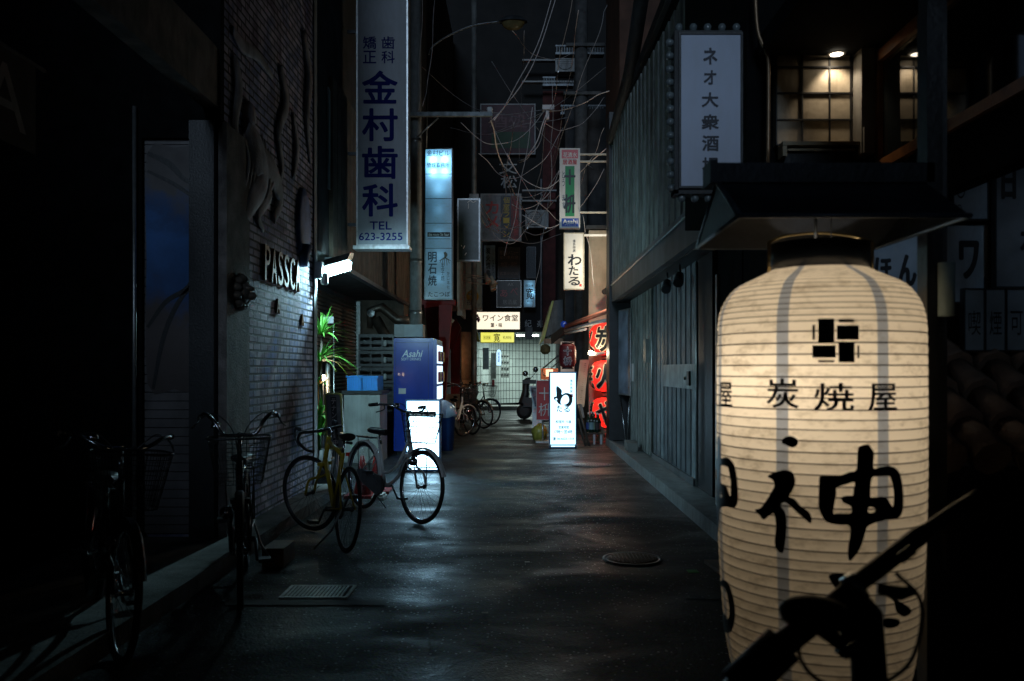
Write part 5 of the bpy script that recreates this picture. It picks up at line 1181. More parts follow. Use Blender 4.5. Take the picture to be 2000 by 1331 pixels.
w = MB(); w.tube(smooth_line([P(1020, 790, Yc), P(1026, 770, Yc), P(1028, 745, Yc), P(1036, 742, Yc)], 4), [.12] * 5 + [.10] * 4 + [.07] * 4, 10); w.box(X(1022, Yc), X(1056, Yc), Yc - .14, Yc + .14, .35, .62); w.box(X(1020, Yc), X(1050, Yc), Yc - .18, Yc + .18, Z(750, Yc), Z(742, Yc)); w.build('body', BLACK, sc_)
for px in (1024, 1058):
    w = MB(); w.lathe([(.001, -.05), (.10, -.05), (.22, -.04), (.22, .04), (.10, .05), (.001, .05)], (X(px, Yc), Yc, .22), 20, 'Y'); w.build('wheel', RUBBER, sc_)
for px, py in ((1026, 730), (1046, 722)):
    w = MB(); w.tube([P(1034, 742, Yc), P(px + 2, py + 4, Yc)], .01, 6); w.lathe([(.001, -.02), (.07, -.01), (.08, 0), (.001, .02)], P(px, py, Yc), 12, 'Y'); w.build('mirror', CHROME, sc_)
w = MB(); w.tube([P(1058, 722, 23), P(1096, 690, 22)], .02, 6); w.tube([P(1074, 722, 23), P(1096, 702, 22)], .015, 6); w.tube([P(1096, 690, 22), (X(1096, 22), 22, 0)], .02, 6); w.solo('stair_rail', STEEL, 'slanting metal stair rail in front of the tiled wall', 'rail')
# leaning cream board, wooden easel, bottles on a crate
lb2 = MB(); lb2.prism([P(1133, 703, 17.9), P(1150, 703, 17.9), P(1141, 795, 17.1), P(1122, 795, 17.1)], (0, .03, 0)); o = lb2.solo('leaning_board', mat('paper_board', (.34, .29, .24), .6, var=.15), 'cream board with a column of small writing leaning right of the light box', 'board')
w = MB(); 
for k in range(18): 
    t_ = k / 18; px = 1143 - t_ * 9; py = 710 + t_ * 74; Yy = 17.9 - .8 * (py - 703) / 92 - .012; text(w, '備長炭使用焼鳥盛合旬魚刺身一品'[k % 15], px - 2, py, px + 2, py + 3.6, Yy)
lo = w.build('lettering', INK, o)
ez = thing('easel', 'folded wooden easel frame leaning beside the bright light box', 'easel', (X(1140, 15.6), 15.6, 0))
w = MB(); w.tube([P(1128, 790, 15.7), P(1151, 872, 15.6)], .022, 4); w.tube([P(1128, 818, 15.7), P(1144, 872, 15.6)], .02, 4); w.build('leg', mat('dark_frame_wood', (.10, .09, .075), .5), ez)
w = MB(); w.prism([P(1128, 790, 15.8), P(1137, 790, 15.8), P(1142, 816, 15.75), P(1133, 818, 15.75)], (0, .03, 0)); w.build('plate', mat('paper_board', (0, 0, 0)), ez)
bt = thing('low_bench', 'low dark shelf on metal legs carrying the bottles', 'bench', (X(1160, 16.1), 16.1, 0)); zs = .22
w = MB(); w.box(X(1146, 16), 1.55, 15.9, 16.45, zs - .03, zs); w.build('shelf', WOOD, bt)
for xx in (X(1158, 16), 1.5): 
    w = MB(); w.box(xx, xx + .04, 15.93, 15.97, 0, zs - .031); w.build('leg', STEEL, bt)
cols = [(.05, .10, .35), (.30, .52, .56), (.25, .36, .22), (.06, .05, .05), (.4, .1, .1)]
for i, (px, dy, hh) in enumerate(((1149, .10, .36), (1155, 0, .38), (1160.5, .03, .37), (1166, .0, .36), (1169, .15, .34))):
    Yy = 16.0 + dy; t = thing('sake_bottle', ('blue labelled bottle at the left end of the shelf', 'pale blue labelled bottle second on the shelf', 'green labelled bottle third on the shelf', 'black unlabelled bottle at the right end of the shelf front', 'red labelled bottle behind the black one')[i], 'bottle', (X(px, Yy), Yy, zs), 'sake bottles on the shelf')
    c = Vector((X(px, Yy), Yy, zs)); w = MB(); w.lathe([(.001, 0), (.042, 0), (.045, .02), (.045, hh * .58), (.03, hh * .72), (.014, hh * .8), (.014, hh), (.001, hh)], c, 14); w.build('glass', mat('bottle_glass', (.01, .03, .02), .1, var=.2), t)
    w = MB(); w.lathe([(.0465, hh * .15), (.0465, hh * .5)], c, 14); w.build('paper_label', mat('bottle_label_%s' % 'abcde'[i], cols[i], .6), t)
    w = MB(); w.lathe([(.016, hh * .93), (.016, hh + .01), (.001, hh + .01)], c, 10); w.build('cap', WHITEP, t)
w = MB(); w.box(X(1170, 16.6), 1.62, 16.5, 17.0, 0, .25); w.box(X(1170, 16.6) - .02, 1.62, 16.46, 17.0, .251, .28); w.solo('wooden_stand', mat('plywood', (.26, .20, .14), .7, var=.25, dirt=.3), 'plywood box below the lowest red lantern', 'box')
w = MB(); c = Vector((X(1054, 17), 17.0, 0)); w.lathe([(.001, 0), (.12, 0), (.15, .16), (.13, .24), (.05, .30), (.001, .32)], c, 14); rnd = random.Random(5)
for v in w.v: v.x += rnd.uniform(-.03, .03); v.z = max(0, v.z + rnd.uniform(-.02, .02))
w.solo('yellow_sack', mat('yellow_green_sack', (.30, .28, .05), .4, var=.4), 'yellowish plastic sack on the ground behind the red standing sign', 'bag')

# ------------------------------------------------------------------ RIGHT: black board-clad building with ledge
rb = thing('board_clad_building', 'long dark board-clad building on the right with a steel header beam', 'building', (2.5, 12, 0))
w = MB(); w.box(1.98, 7, 7.6, 15.6, 0, 2.6); w.box(1.73, 7, 7.6, 15.6, 2.6, 5.6); w.build('wall', MATTE, rb)
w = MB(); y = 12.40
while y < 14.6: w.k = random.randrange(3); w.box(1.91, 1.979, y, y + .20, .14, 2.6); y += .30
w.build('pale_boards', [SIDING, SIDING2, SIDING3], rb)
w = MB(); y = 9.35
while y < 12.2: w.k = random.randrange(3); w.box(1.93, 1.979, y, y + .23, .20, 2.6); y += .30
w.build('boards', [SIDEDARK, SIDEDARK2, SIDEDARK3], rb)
w = MB(); y = 8.4
while y < 15.3:
    w.k = random.randrange(3); w.box(1.65, 1.729, y, y + .23, 2.98, 5.55 - max(0, (13 - y)) * .08); y += .36
w.build('upper_boards', [SIDING, SIDING2, SIDING3], rb)
w = MB(); w.box(1.64, 1.729, 7.6, 15.5, 2.60, 2.975); w.build('header_beam', mat('header_steel', (.11, .125, .14), .45, .3, var=.3, scale=3, dirt=.5), rb)
w = MB(); w.box(1.72, 1.95, 7.6, 15.5, 2.585, 2.599); w.build('header_soffit', BLACK, rb)
w = MB(); w.box(1.60, 1.99, 15.25, 15.75, 0.136, 6.0); w.build('corner_post', BLACK, rb)
w = MB(); w.box(1.66, 1.73, 8.2, 15.4, 5.60, 5.75); w.tube([(1.66, 15.3, 5.5), (1.62, 12.5, 5.75), (1.6, 8.6, 7.6)], .10, 10); w.build('roof_edge', DARK, rb)
w = MB(); w.box(1.93, 1.98, 8.55, 9.3, 0.12, 2.6); w.build('near_post', BLACK, rb)
w = MB(); w.box(1.90, 1.951, 9.35, 12.3, .12, .20); w.build('sill', mat('header_steel', (0, 0, 0)), rb)
w = MB(); w.box(1.86, 1.895, 8.05, 8.12, 0.12, 2.3); w.build('door_rail', STEEL, rb)
w = MB(); w.box(1.905, 1.929, 9.28, 11.3, Z(765, 9.3) + .02, Z(711, 9.3)); w.build('access_plate', mat('worn_plate', (.26, .29, .30), .5, .2, var=.35, scale=7, dirt=.6), rb)
w = MB(); w.box(1.88, 1.904, 9.5, 9.62, 1.22, 1.38); w.lathe([(.001, -.02), (.02, -.02), (.02, 0)], (1.904, 9.8, 1.3), 8, 'X'); w.build('latch', BLACK, rb)
for y in (9.6, 10.4):
    w = MB(); w.tube([(1.80, y, 2.58), (1.80, y, 2.44)], .012, 6); w.tube([(1.80, y, 2.46), (1.76, y - .12, 2.36)], [.05, .06], 10); w.build('track_spotlight', BLACK, rb)
w = MB(); w.tube([(1.63, 7.8, 2.9), (1.63, 15.2, 2.9)], .012, 8); w.tube([(1.91, 12.33, .2), (1.91, 12.33, 2.55)], .014, 8); w.tube([(1.90, 9.15, .15), (1.90, 9.15, 2.55)], .016, 8); w.build('conduit', STEEL, rb)
w = MB(); w.box(1.86, 1.929, 12.6, 12.85, 1.5, 1.85); w.build('meter_box', MET, rb)
w = MB(); w.box(1.90, 1.929, 14.3, 14.5, 1.2, 1.5); w.build('notice', WHITEP, rb)
# door end with tilted white poster sheet and blue-lit sheet at far end
pb_ = thing('standing_poster', 'tall narrow poster stand at the far end of the dark building', 'poster', (1.80, 14.95, .136))
w = MB(); w.prism([(1.78, 15.18, .95), (1.90, 14.55, .95), (1.90, 14.55, 2.45), (1.78, 15.18, 2.45)], (-.02, 0, 0)); w.build('frame', STEEL, pb_)
w = MB(); w.poly([(1.755, 15.15, .98), (1.878, 14.57, .98), (1.878, 14.57, 2.42), (1.755, 15.15, 2.42)]); w.build('print', mat('poster_print', (.24, .28, .36), .35, var=.6, scale=3), pb_)
w = MB(); w.tube([(1.78, 15.1, .95), (1.84, 14.8, .14)], .01, 6); w.tube([(1.88, 14.6, .95), (1.86, 14.75, .14)], .01, 6); w.build('leg', CHROME, pb_)
w = MB(); w.box(1.74, 1.92, 13.9, 14.2, .117, .23); w.box(1.68, 1.84, 13.3, 13.6, .117, .25); w.box(1.72, 1.92, 13.61, 13.88, .117, .16); w.solo('concrete_blocks', CONC, 'small concrete blocks lying on the ledge at the far end', 'blocks')
# tall brown building behind
w = MB(); w.box(1.85, 8, 15.8, 18.3, 4.6, 13); w.box(3.3, 8, 15.8, 18.3, 0, 4.59); w.solo('brown_tower', mat('brown_render', (.10, .045, .028), .8, var=.4, scale=3, bump=.3, dirt=.4), 'tall brown building rising behind the board-clad one', 'building')

# ------------------------------------------------------------------ RIGHT: neon-tavern sign with bulbs
Yo = 4.5
s18 = sign_box('tavern_sign', 'tall white tavern sign edged with unlit round bulbs above the lantern roof', 1330, 68, 1446, 364, Yo, .12, BLACK, mat('tavern_face', (.46, .52, .66), .4, var=.05, scale=2, dirt=.15), .012)
letters(s18, mat('navy_black_ink', (.012, .014, .03), .5), ('h', 'ネ', 1373, 94, 1401, 127, Yo, .035), ('h', 'オ', 1374, 138, 1399, 166, Yo, .035), ('h', '大', 1370, 181, 1403, 210, Yo, .035), ('h', '衆', 1370, 224, 1404, 254, Yo, .035), ('h', '酒', 1371, 265, 1404, 296, Yo, .035), ('h', '場', 1371, 308, 1404, 338, Yo, .035))
bulbg = mat('clear_bulb_glass', (.14, .17, .18), .12, var=.2)
for i in range(12):
    w = MB(); c = P(1309 + .3 * i, 84 + 25.8 * i, Yo + .05); w.lathe([(.001, -.026), (.015, -.022), (.022, -.008), (.018, .008), (.012, .018)], c, 12, 'X'); w.build('bulb', bulbg, s18)
for i in range(3):
    w = MB(); w.lathe([(.012, .02), (.018, .008), (.022, -.008), (.015, -.022), (.001, -.026)], P(1331 + 26 * i, 386, Yo + .05), 12); w.build('bulb', bulbg, s18)
for i in range(5):
    w = MB(); w.lathe([(.012, -.02), (.018, -.008), (.022, .008), (.015, .022), (.001, .026)], P(1326 + 28 * i, 56, Yo + .05), 12); w.build('bulb', bulbg, s18)
w = MB(); w.box(X(1318, Yo), X(1326, Yo), Yo + .01, Yo + .11, Z(380, Yo), Z(64, Yo)); w.box(X(1318, Yo), X(1400, Yo), Yo + .01, Yo + .11, Z(378, Yo), Z(370, Yo)); w.box(X(1318, Yo), X(1450, Yo), Yo + .01, Yo + .11, Z(64, Yo), Z(58, Yo)); w.build('bulb_rail', DARK, s18)

# near-right building: bay with lit corner, window, signs, tiled roof
nb = thing('timber_corner_building', 'dark near building on the right with a lit grid panel and wood framed window', 'building', (2.6, 5, 0))
w = MB(); w.box(1.98, 7, 4.95, 7.55, 0, 7); w.box(1.24, 1.979, 4.66, 6.4, 2.44, 7); w.build('wall', MATTE, nb)
w = MB(); w.box(1.50, 7, 4.18, 4.64, 0, 2.40); w.build('lower_wall', mat('near_black_boards', (.02, .02, .022), .6, var=.4), nb)
Yp = 4.6; gx0, gx1, gz0, gz1 = X(1516, Yp), X(1664, Yp), Z(284, Yp), Z(100, Yp)
w = MB(); w.box(gx0, gx1, Yp, Yp + .05, gz0, gz1 + .10); w.build('grid_panel', mat('aged_panel', (.42, .36, .27), .42, .15, var=.25, scale=7, bump=.12, bscale=20, dirt=.5), nb)
w = MB()
for px in (1516, 1566.5, 1620, 1661): w.box(X(px, Yp) - .004, X(px, Yp) + .004, Yp - .008, Yp - .001, gz0, gz1 + .1)
for py in (132, 183, 235, 284): w.box(gx0, gx1, Yp - .010, Yp - .0015, Z(py, Yp) - .004, Z(py, Yp) + .004)
w.build('grid_bars', BLACK, nb)
w = MB(); w.box(gx1 + .004, gx1 + .075, Yp - .12, Yp + .05, Z(310, Yp), gz1 + .1); w.box(gx1 + .01, gx1 + .05, Yp - .14, Yp - .121, Z(310, Yp), Z(262, Yp)); w.build('side_reveal', mat('reveal_grey', (.20, .19, .17), .6, var=.2, dirt=.4), nb)
w = MB(); w.box(X(1518, Yp), X(1668, Yp), Yp - .1, Yp - .012, Z(293, Yp), Z(286, Yp)); w.box(X(1518, Yp), X(1526, Yp), Yp - .1, Yp - .012, Z(314, Yp), Z(294, Yp)); w.box(X(1662, Yp), X(1670, Yp), Yp - .1, Yp - .012, Z(314, Yp), Z(294, Yp)); w.box(X(1530, Yp), X(1660, Yp), Yp - .08, Yp - .02, Z(302, Yp), Z(298, Yp)); w.build('lower_frame', mat('worn_frame', (.34, .28, .18), .5, var=.3, dirt=.4), nb)
w = MB(); w.box(X(1526, Yp), X(1662, Yp), Yp - .05, Yp - .03, 2.38, Z(303, Yp)); w.build('transom', BLACK, nb)
zcz = 3.078
w = MB(); w.box(1.28, 4, 1.4, 4.59, zcz + .01, zcz + .10); w.build('eaves', MATTE, nb)
# window wall parallel to the alley
xw = 1.90
w = MB(); w.box(xw, xw + .1, 4.0, 4.17, 2.2, zcz); w.box(xw, xw + .1, 1.6, 4.17, 2.2, 2.45); w.box(xw + .001, xw + .1, 1.6, 3.3, 2.45, zcz); w.build('window_wall', MATTE, nb)
wy0, wy1, wz0, wz1 = 3.92, 4.5, 2.50, 3.10
w = MB(); w.box(xw - .03, xw + .03, wy1 - .045, wy1, 2.44, zcz); w.box(xw - .03, xw + .03, 3.1, wy1 - .046, 2.44, 2.49); w.box(xw - .03, xw + .03, 3.1, wy1 - .046, zcz - .07, zcz - .01); w.build('window_frame', mat('orange_wood', (.30, .12, .04), .35, var=.3, scale=12, bump=.1), nb)
w = MB(); w.box(xw - .004, xw + .004, 3.1, wy1 - .047, 2.491, zcz - .071); w.build('window_pane', mat('dark_window_glass', (.01, .012, .012), .04, var=.1, spec=1.0), nb)
w = MB(); w.box(xw + .02, xw + .1, 3.1, wy1, 2.44, zcz); w.build('window_back', BLACK, nb)
# recessed downlight in the eaves
dl = thing('downlight', 'small lit recessed downlight in the eaves over the grid panel', 'lamp', (X(1634, 4.53), 4.53, zcz - .03))
c = Vector((X(1634, 4.53), 4.53, zcz - .002))
w = MB(); w.lathe([(.034, .0), (.045, -.006), (.05, 0)], c, 20); w.build('trim_ring', STEEL, dl)
w = MB(); w.lathe([(.001, -.004), (.033, -.004)], c, 20); w.build('lens', emit('downlight_glow', (1, .86, .66), 9), dl)
lamp('down_beam', 'SPOT', c - Vector((0, 0, .02)), 4.2, (1, .82, .60), dl, .02, (R(12), R(-8), 0), 108)
w = MB(); w.tube(smooth_line([P(1474, -40, 4.5), P(1480, 60, 4.5), P(1499, 110, 4.5), P(1501, 180, 4.5), P(1500, 320, 4.5)], 5), .010, 8); w.build('downpipe', mat('copper_pipe', (.26, .17, .10), .4, .5), nb)
# second wooden window, dim, nearer
w = MB(); w.box(xw - .03, xw + .03, 2.3, 3.06, 2.60, zcz - .01); w.build('shutter_panel', mat('dark_orange_wood', (.10, .035, .012), .5, var=.3), nb)
# signs low on the right
def dimsign(name, label, px0, py0, px1, py1, Y, txt, m, bold=.02, group=None, cat='sign'):
    t = sign_box(name, label, px0, py0, px1, py1, Y, .03, BLACK, m, .006, cat=cat, group=group)
    w = MB()
    for it in txt: text(w, it[0], it[1], it[2], it[3], it[4], Y, bold)
    w.build('lettering', INK, t); return t
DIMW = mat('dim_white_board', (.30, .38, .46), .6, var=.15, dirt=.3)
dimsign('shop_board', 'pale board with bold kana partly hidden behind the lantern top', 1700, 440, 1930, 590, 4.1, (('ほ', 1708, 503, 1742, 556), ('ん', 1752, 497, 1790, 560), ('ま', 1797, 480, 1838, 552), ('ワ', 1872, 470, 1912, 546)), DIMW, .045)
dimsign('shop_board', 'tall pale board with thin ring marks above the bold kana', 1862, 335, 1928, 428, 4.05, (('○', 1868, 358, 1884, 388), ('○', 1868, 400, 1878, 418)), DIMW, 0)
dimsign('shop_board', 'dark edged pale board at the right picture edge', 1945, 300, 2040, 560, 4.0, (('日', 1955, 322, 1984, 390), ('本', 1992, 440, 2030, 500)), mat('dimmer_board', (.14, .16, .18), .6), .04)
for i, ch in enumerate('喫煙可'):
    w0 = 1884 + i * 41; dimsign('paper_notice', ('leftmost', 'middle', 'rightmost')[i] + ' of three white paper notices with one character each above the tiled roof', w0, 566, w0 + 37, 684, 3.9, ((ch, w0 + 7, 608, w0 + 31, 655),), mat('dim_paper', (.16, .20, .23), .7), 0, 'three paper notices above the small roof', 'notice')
# small tiled roof
tr_ = thing('tiled_pent_roof', 'small clay tile roof in the shadow at the right edge', 'roof', (2.2, 3.6, 1.0))
w = MB(); TM = mat('clay_tile', (.17, .115, .085), .6, var=.4, scale=7, bump=.3)
w.prism([(1.62, 4.15, 1.50), (1.62, 3.35, 1.02), (1.62, 3.35, .98), (1.62, 4.15, 1.44)], (1.9, 0, 0)); w.build('roof_deck', DARK, tr_)
w = MB()
for i in range(11):
    x = 1.66 + i * .17
    for j in range(4):
        y0 = 4.12 - j * .20; z0 = 1.53 - j * .12; w.tube([(x, y0, z0), (x, y0 - .22, z0 - .115)], [.055, .075], 8)
w.build('tiles', TM, tr_)

# ------------------------------------------------------------------ foreground: white lantern under its roof
BODY = paper('lantern_paper', (.84, .75, .60), .60, .55); STRIPE = paper('lantern_seam', (.47, .50, .54), .40, .25)
RIB = mat('rib_dark', (.035, .03, .028), .7)
LC = Vector((.875, 2.5, 0)); RM = .289
ln = thing('paper_lantern', 'large cream paper lantern with black brush characters in the right foreground', 'lantern', (LC.x, LC.y, .30))
base_prof = [(r_ * .929, z_) for r_, z_ in [(.12, .335), (.17, .36), (.225, .42), (.262, .51), (.285, .62), (.299, .76), (.307, .90), (.311, 1.06), (.312, 1.25), (.311, 1.45), (.309, 1.53), (.300, 1.575), (.280, 1.612), (.250, 1.642), (.205, 1.664), (.165, 1.682), (.140, 1.695)]]
def LR(z):
    if z <= base_prof[0][1]: return base_prof[0][0]
    for (r0, z0), (r1, z1) in zip(base_prof, base_prof[1:]):
        if z <= z1: return r0 + (r1 - r0) * (z - z0) / (z1 - z0)
    return base_prof[-1][0]
# resample by arc length so that ribs crowd on the shoulder as on the real thing
dense = []; z = .335
sp_pts = smooth_line([(r, 0, z) for r, z in base_prof], 8); arc = 0; arcs = [0]
for a_, b_ in zip(sp_pts, sp_pts[1:]): arc += (b_ - a_).length; arcs.append(arc)
def at_arc(s):
    for i in range(len(arcs) - 1):
        if s <= arcs[i + 1] + 1e-9:
            t_ = (s - arcs[i]) / max(1e-9, arcs[i + 1] - arcs[i]); return sp_pts[i].lerp(sp_pts[i + 1], t_)
    return sp_pts[-1]
def rib_step(s): return .0285 if at_arc(s).z < 1.50 else .0165
rj = random.Random(8); prof = []; ms = []; s = 0
while s < arc - .008:
    st_ = rib_step(s) * rj.uniform(.90, 1.10)
    e = min(arc, s + st_)
    for f, bul, mm in ((0, 0, 1), (.12, .0002, 0), (.3, .0009, 0), (.55, .0013, 0), (.8, .0008, 0)):
        p = at_arc(s + (e - s) * f); prof.append((p.x + bul, p.z)); ms.append(mm)
    s = e
p = at_arc(arc); prof.append((p.x, p.z))
NS = 168
seams = [-37.5 + 51.43 * k for k in range(7)]
def segm(j, mm):
    q = (2 * PI * j / NS + PI / NS); th = math.degrees(math.atan2(math.cos(q), -math.sin(q)))  # angle from the side facing -Y, towards +X
    # lathe angle q: x = cos q, y = sin q ; facing camera is -Y
    for sd in seams:
        d = (th - sd + 180) % 360 - 180
        if abs(d) < 3.3: return 2
    return mm
w = MB(); w.lathe(prof, LC, NS, mats=ms, segmat=segm); body = w.build('paper_body', [BODY, RIB, STRIPE], ln)
def pix2s(px, py):
    dx, dz = (px - CX) / F, (CY - py) / F
    r = RM; z = 1.2
    for _ in range(4):
        a_ = dx * dx + 1; b_ = -2 * (dx * LC.x + LC.y); c_ = LC.x ** 2 + LC.y ** 2 - r * r
        disc = max(0, b_ * b_ - 4 * a_ * c_); t_ = (-b_ - math.sqrt(disc)) / (2 * a_); z = EYE + dz * t_; r = LR(z)
    q = math.atan2(dx * t_ - LC.x, -(t_ - LC.y)); return q * RM, z
def on_lantern(eps=.0045, sh=0.0):
    def f(u, v):
        q = u / RM + sh; rr = LR(v) + eps; return (LC.x + rr * math.sin(q), LC.y - rr * math.cos(q), v)
    return f
kk = 4.59
def tr5(pts): return [pix2s(1440 + a / kk, 840 + b / kk) for a, b in pts]
dot = tr5([(405,115),(425,70),(480,55),(530,75),(548,110),(530,145),(490,158),(440,135)])
rad = tr5([(280,415),(340,380),(430,358),(490,375),(522,430),(520,490),(495,550),(468,595),(520,620),(570,680),(620,715),(655,750),(668,800),(655,835),(610,800),(540,740),(480,680),(430,648),(400,665),(398,690),(430,730),(445,800),(445,880),(438,980),(420,1080),(400,1102),(360,1070),(342,1000),(352,900),(350,820),(335,750),(300,760),(245,803),(205,760),(168,715),(215,700),(265,635),(310,560),(338,500),(325,450)])
mo = tr5([(735,440),(745,415),(830,412),(910,410),(990,380),(1055,365),(1068,300),(1075,180),(1095,145),(1165,130),(1195,165),(1218,210),(1212,340),(1280,330),(1350,320),(1410,345),(1445,390),(1460,450),(1475,560),(1475,680),(1460,750),(1430,785),(1350,800),(1260,820),(1190,845),(1150,880),(1130,960),(1090,1070),(1040,1140),(1005,1172),(988,1130),(990,1040),(1005,950),(1000,858),(920,850),(830,835),(780,805),(745,740),(728,680),(730,560)])
h1 = tr5([(888,515),(960,490),(1045,468),(1035,540),(1030,585),(970,590),(930,605),(950,650),(1010,680),(1020,715),(1005,748),(900,748),(858,745),(870,650),(885,580)])
h2 = tr5([(1200,430),(1270,412),(1340,405),(1370,450),(1390,540),(1392,620),(1385,688),(1360,660),(1330,615),(1280,595),(1215,605),(1185,590)])
h3 = tr5([(1160,715),(1175,690),(1215,695),(1230,715),(1210,740),(1170,742)])
def cut(sh): return grid_cut(sh, .016, .03)
rep = (pix2s(1418, 780)[0] - pix2s(1722, 780)[0]) / RM
LINK = mat('lantern_ink', (.004, .006, .012), .38, var=.2)
kan = [cut(outlines([dot], 4)), cut(outlines([rad], 4)), cut(outlines([mo, h1, h2, h3], 4))]
def tr4(pts): return [pix2s(1350 + a / 2.768, 850 + b / 2.768) for a, b in pts]
low = [tr4([(745,755),(820,750),(835,790),(790,830),(760,800)]), tr4([(1010,820),(1070,830),(1110,890),(1170,930),(1180,960),(1140,980),(1100,950),(1090,900),(1040,860)]), tr4([(1040,990),(1115,995),(1110,1030),(1045,1040)])]
lowl = [tr4([(165,790),(200,790),(230,860),(245,950),(235,1040),(210,1072),(185,1050),(172,990),(188,965),(203,1000),(215,960),(205,880),(190,830),(165,812)])]
for sh_ in (0, rep):
    w = MB()
    for g_ in kan: lay(w, g_, on_lantern(sh=sh_))
    w.build('large_character', LINK, ln)
for gg in (low, lowl):
    w = MB()
    for g_ in gg: lay(w, cut(outlines([g_], 4)), on_lantern())
    w.build('large_character', LINK, ln)
def ltext(w, ch, px0, py0, px1, py1, bold, sh=0):
    (u0, _), (u1, _) = pix2s(px0, (py0 + py1) / 2), pix2s(px1, (py0 + py1) / 2); z1 = pix2s((px0 + px1) / 2, py0)[1]; z0 = pix2s((px0 + px1) / 2, py1)[1]
    f_ = on_lantern(sh=sh); e = .0014
    def g_(u, v, l):
        p = Vector(f_(u, v)); d = Vector((p.x - LC.x, p.y - LC.y, 0)).normalized(); return p + d * l
    heavy(w, grid_cut(fit(ch, (u0, z0, u1, z1)), .016, .04), g_, e, e * .6)
for sh_ in (0, rep):
    for ch, a_, b_, c_, d_ in (('炭', 1500, 740, 1560, 797), ('焼', 1591, 749, 1666, 802), ('屋', 1695, 750, 1748, 802)):
        w = MB(); ltext(w, ch, a_, b_, c_, d_, .006, sh_); w.build('small_character', LINK, ln)
for sh_ in (0, rep):
    w = MB()
    for r_ in ((1598, 623, 1629, 669), (1638, 624, 1667, 630), (1634, 636, 1676, 664), (1587, 635, 1592, 664), (1587, 675, 1632, 699), (1637, 669, 1668, 708), (1673, 675, 1677, 700), (1598, 704, 1629, 708)):
        q = [pix2s(r_[0], r_[1]), pix2s(r_[2], r_[1]), pix2s(r_[2], r_[3]), pix2s(r_[0], r_[3])]; lay(w, grid_cut((q, [(0, 1, 2, 3)]), .016, .04), on_lantern(sh=sh_), True)
    w.build('crest', LINK, ln)
w = MB(); w.lathe([(.128, 1.69), (.142, 1.69), (.142, 1.765), (.128, 1.765), (.128, 1.69)], LC, 40); w.build('top_ring', mat('lacquer_ring', (.015, .022, .035), .3, var=.2), ln)
w = MB(); w.lathe([(.10, .36), (.142, .345), (.142, .28), (.12, .28), (.10, .36)], LC, 40); w.build('bottom_ring', mat('lacquer_ring', (0, 0, 0)), ln)
w = MB()
for sx in (-1, 1): w.tube([(LC.x + sx * .15, LC.y - .02, 1.665), (LC.x + sx * .15, LC.y - .02, 1.77)], .005, 8)
w.tube(smooth_line([(LC.x - .15, LC.y - .02, 1.77), (LC.x - .10, LC.y, 1.79), (LC.x, LC.y, 1.80), (LC.x + .10, LC.y, 1.79), (LC.x + .15, LC.y - .02, 1.77)], 4), .004, 6); w.build('wire_handle', mat('brass_wire', (.5, .38, .18), .3, .8), ln)
w = MB(); w.tube([(LC.x - .015, LC.y - .02, 1.78), (LC.x - .015, LC.y - .02, 1.90)], .005, 6); w.tube([(LC.x + .03, LC.y - .02, 1.76), (LC.x + .03, LC.y - .02, 1.90)], .002, 5); w.build('hook', DSTEEL, ln)
lamp('lantern_bulb', 'POINT', (LC.x - .07, LC.y - .05, 1.36), 4.0, (1, .86, .69), ln, .06)

rf = thing('lantern_roof', 'small dark hipped metal roof with box ridge sheltering the large lantern', 'canopy', (LC.x, LC.y, 1.79))
x0, x1 = .555, 1.115; ye0, ye1 = 2.15, 2.72; ze = 1.788; yr = 2.44; zr = 1.935; xr0, xr1 = .565, 1.16
A, B, Cc, D = Vector((x0, ye0, ze)), Vector((x1 + .02, ye0, ze)), Vector((x1 + .02, ye1, ze)), Vector((x0 + .01, ye1, ze))
E1, E2 = Vector((xr0 + .0, yr, zr)), Vector((xr1, yr, zr)); th = Vector((0, 0, .006))
w = MB(); w.poly([A, B, E2, E1]); w.poly([Cc, D, E1, E2]); w.poly([D, A, E1]); w.poly([B, Cc, E2])
w.poly([E1 - th, E2 - th, B - th, A - th]); w.poly([E2 - th, E1 - th, D - th, Cc - th]); w.poly([E1 - th, A - th, D - th]); w.poly([E2 - th, Cc - th, B - th])
RFM = mat('roof_metal', (.020, .025, .034), .5, .0, spec=.25, var=.4, scale=9, bump=.15, dirt=.3)
w.build('roof_slopes', RFM, rf)
w = MB(); w.tube([A, B, Cc, D], .007, 8, closed=True); w.tube([A, E1], .008, 8); w.tube([D, E1], .006, 8); w.build('edge_trim', mat('worn_edge_metal', (.08, .11, .15), .4, .3, var=.3), rf)
w = MB(); w.box(X(1390, 2.42), X(1826, 2.42), 2.42, 2.50, Z(356, 2.42), Z(318, 2.42)); w.box(X(1386, 2.42), X(1400, 2.42) , 2.41, 2.51, Z(358, 2.42), Z(314, 2.42)); w.build('ridge_box', RFM, rf)
w = MB(); w.box(x0 + .02, x1, 2.46, 2.49, 1.91, 1.93); w.build('beam', BLACK, rf)
w = MB(); w.box(1.155, 1.20, 2.42, 2.48, 0, 1.93 + .5); w.box(X(1812, 2.9), X(1850, 2.9), 2.9, 2.97, 0, 3.2); w.build('post', BLACK, rf)
w = MB(); w.tube([(1.20, 2.40, 1.55), (1.20, 2.40, 1.70)], .022, 12); w.build('insulator_sleeve', mat('pale_green_sleeve', (.30, .38, .36), .5), rf)

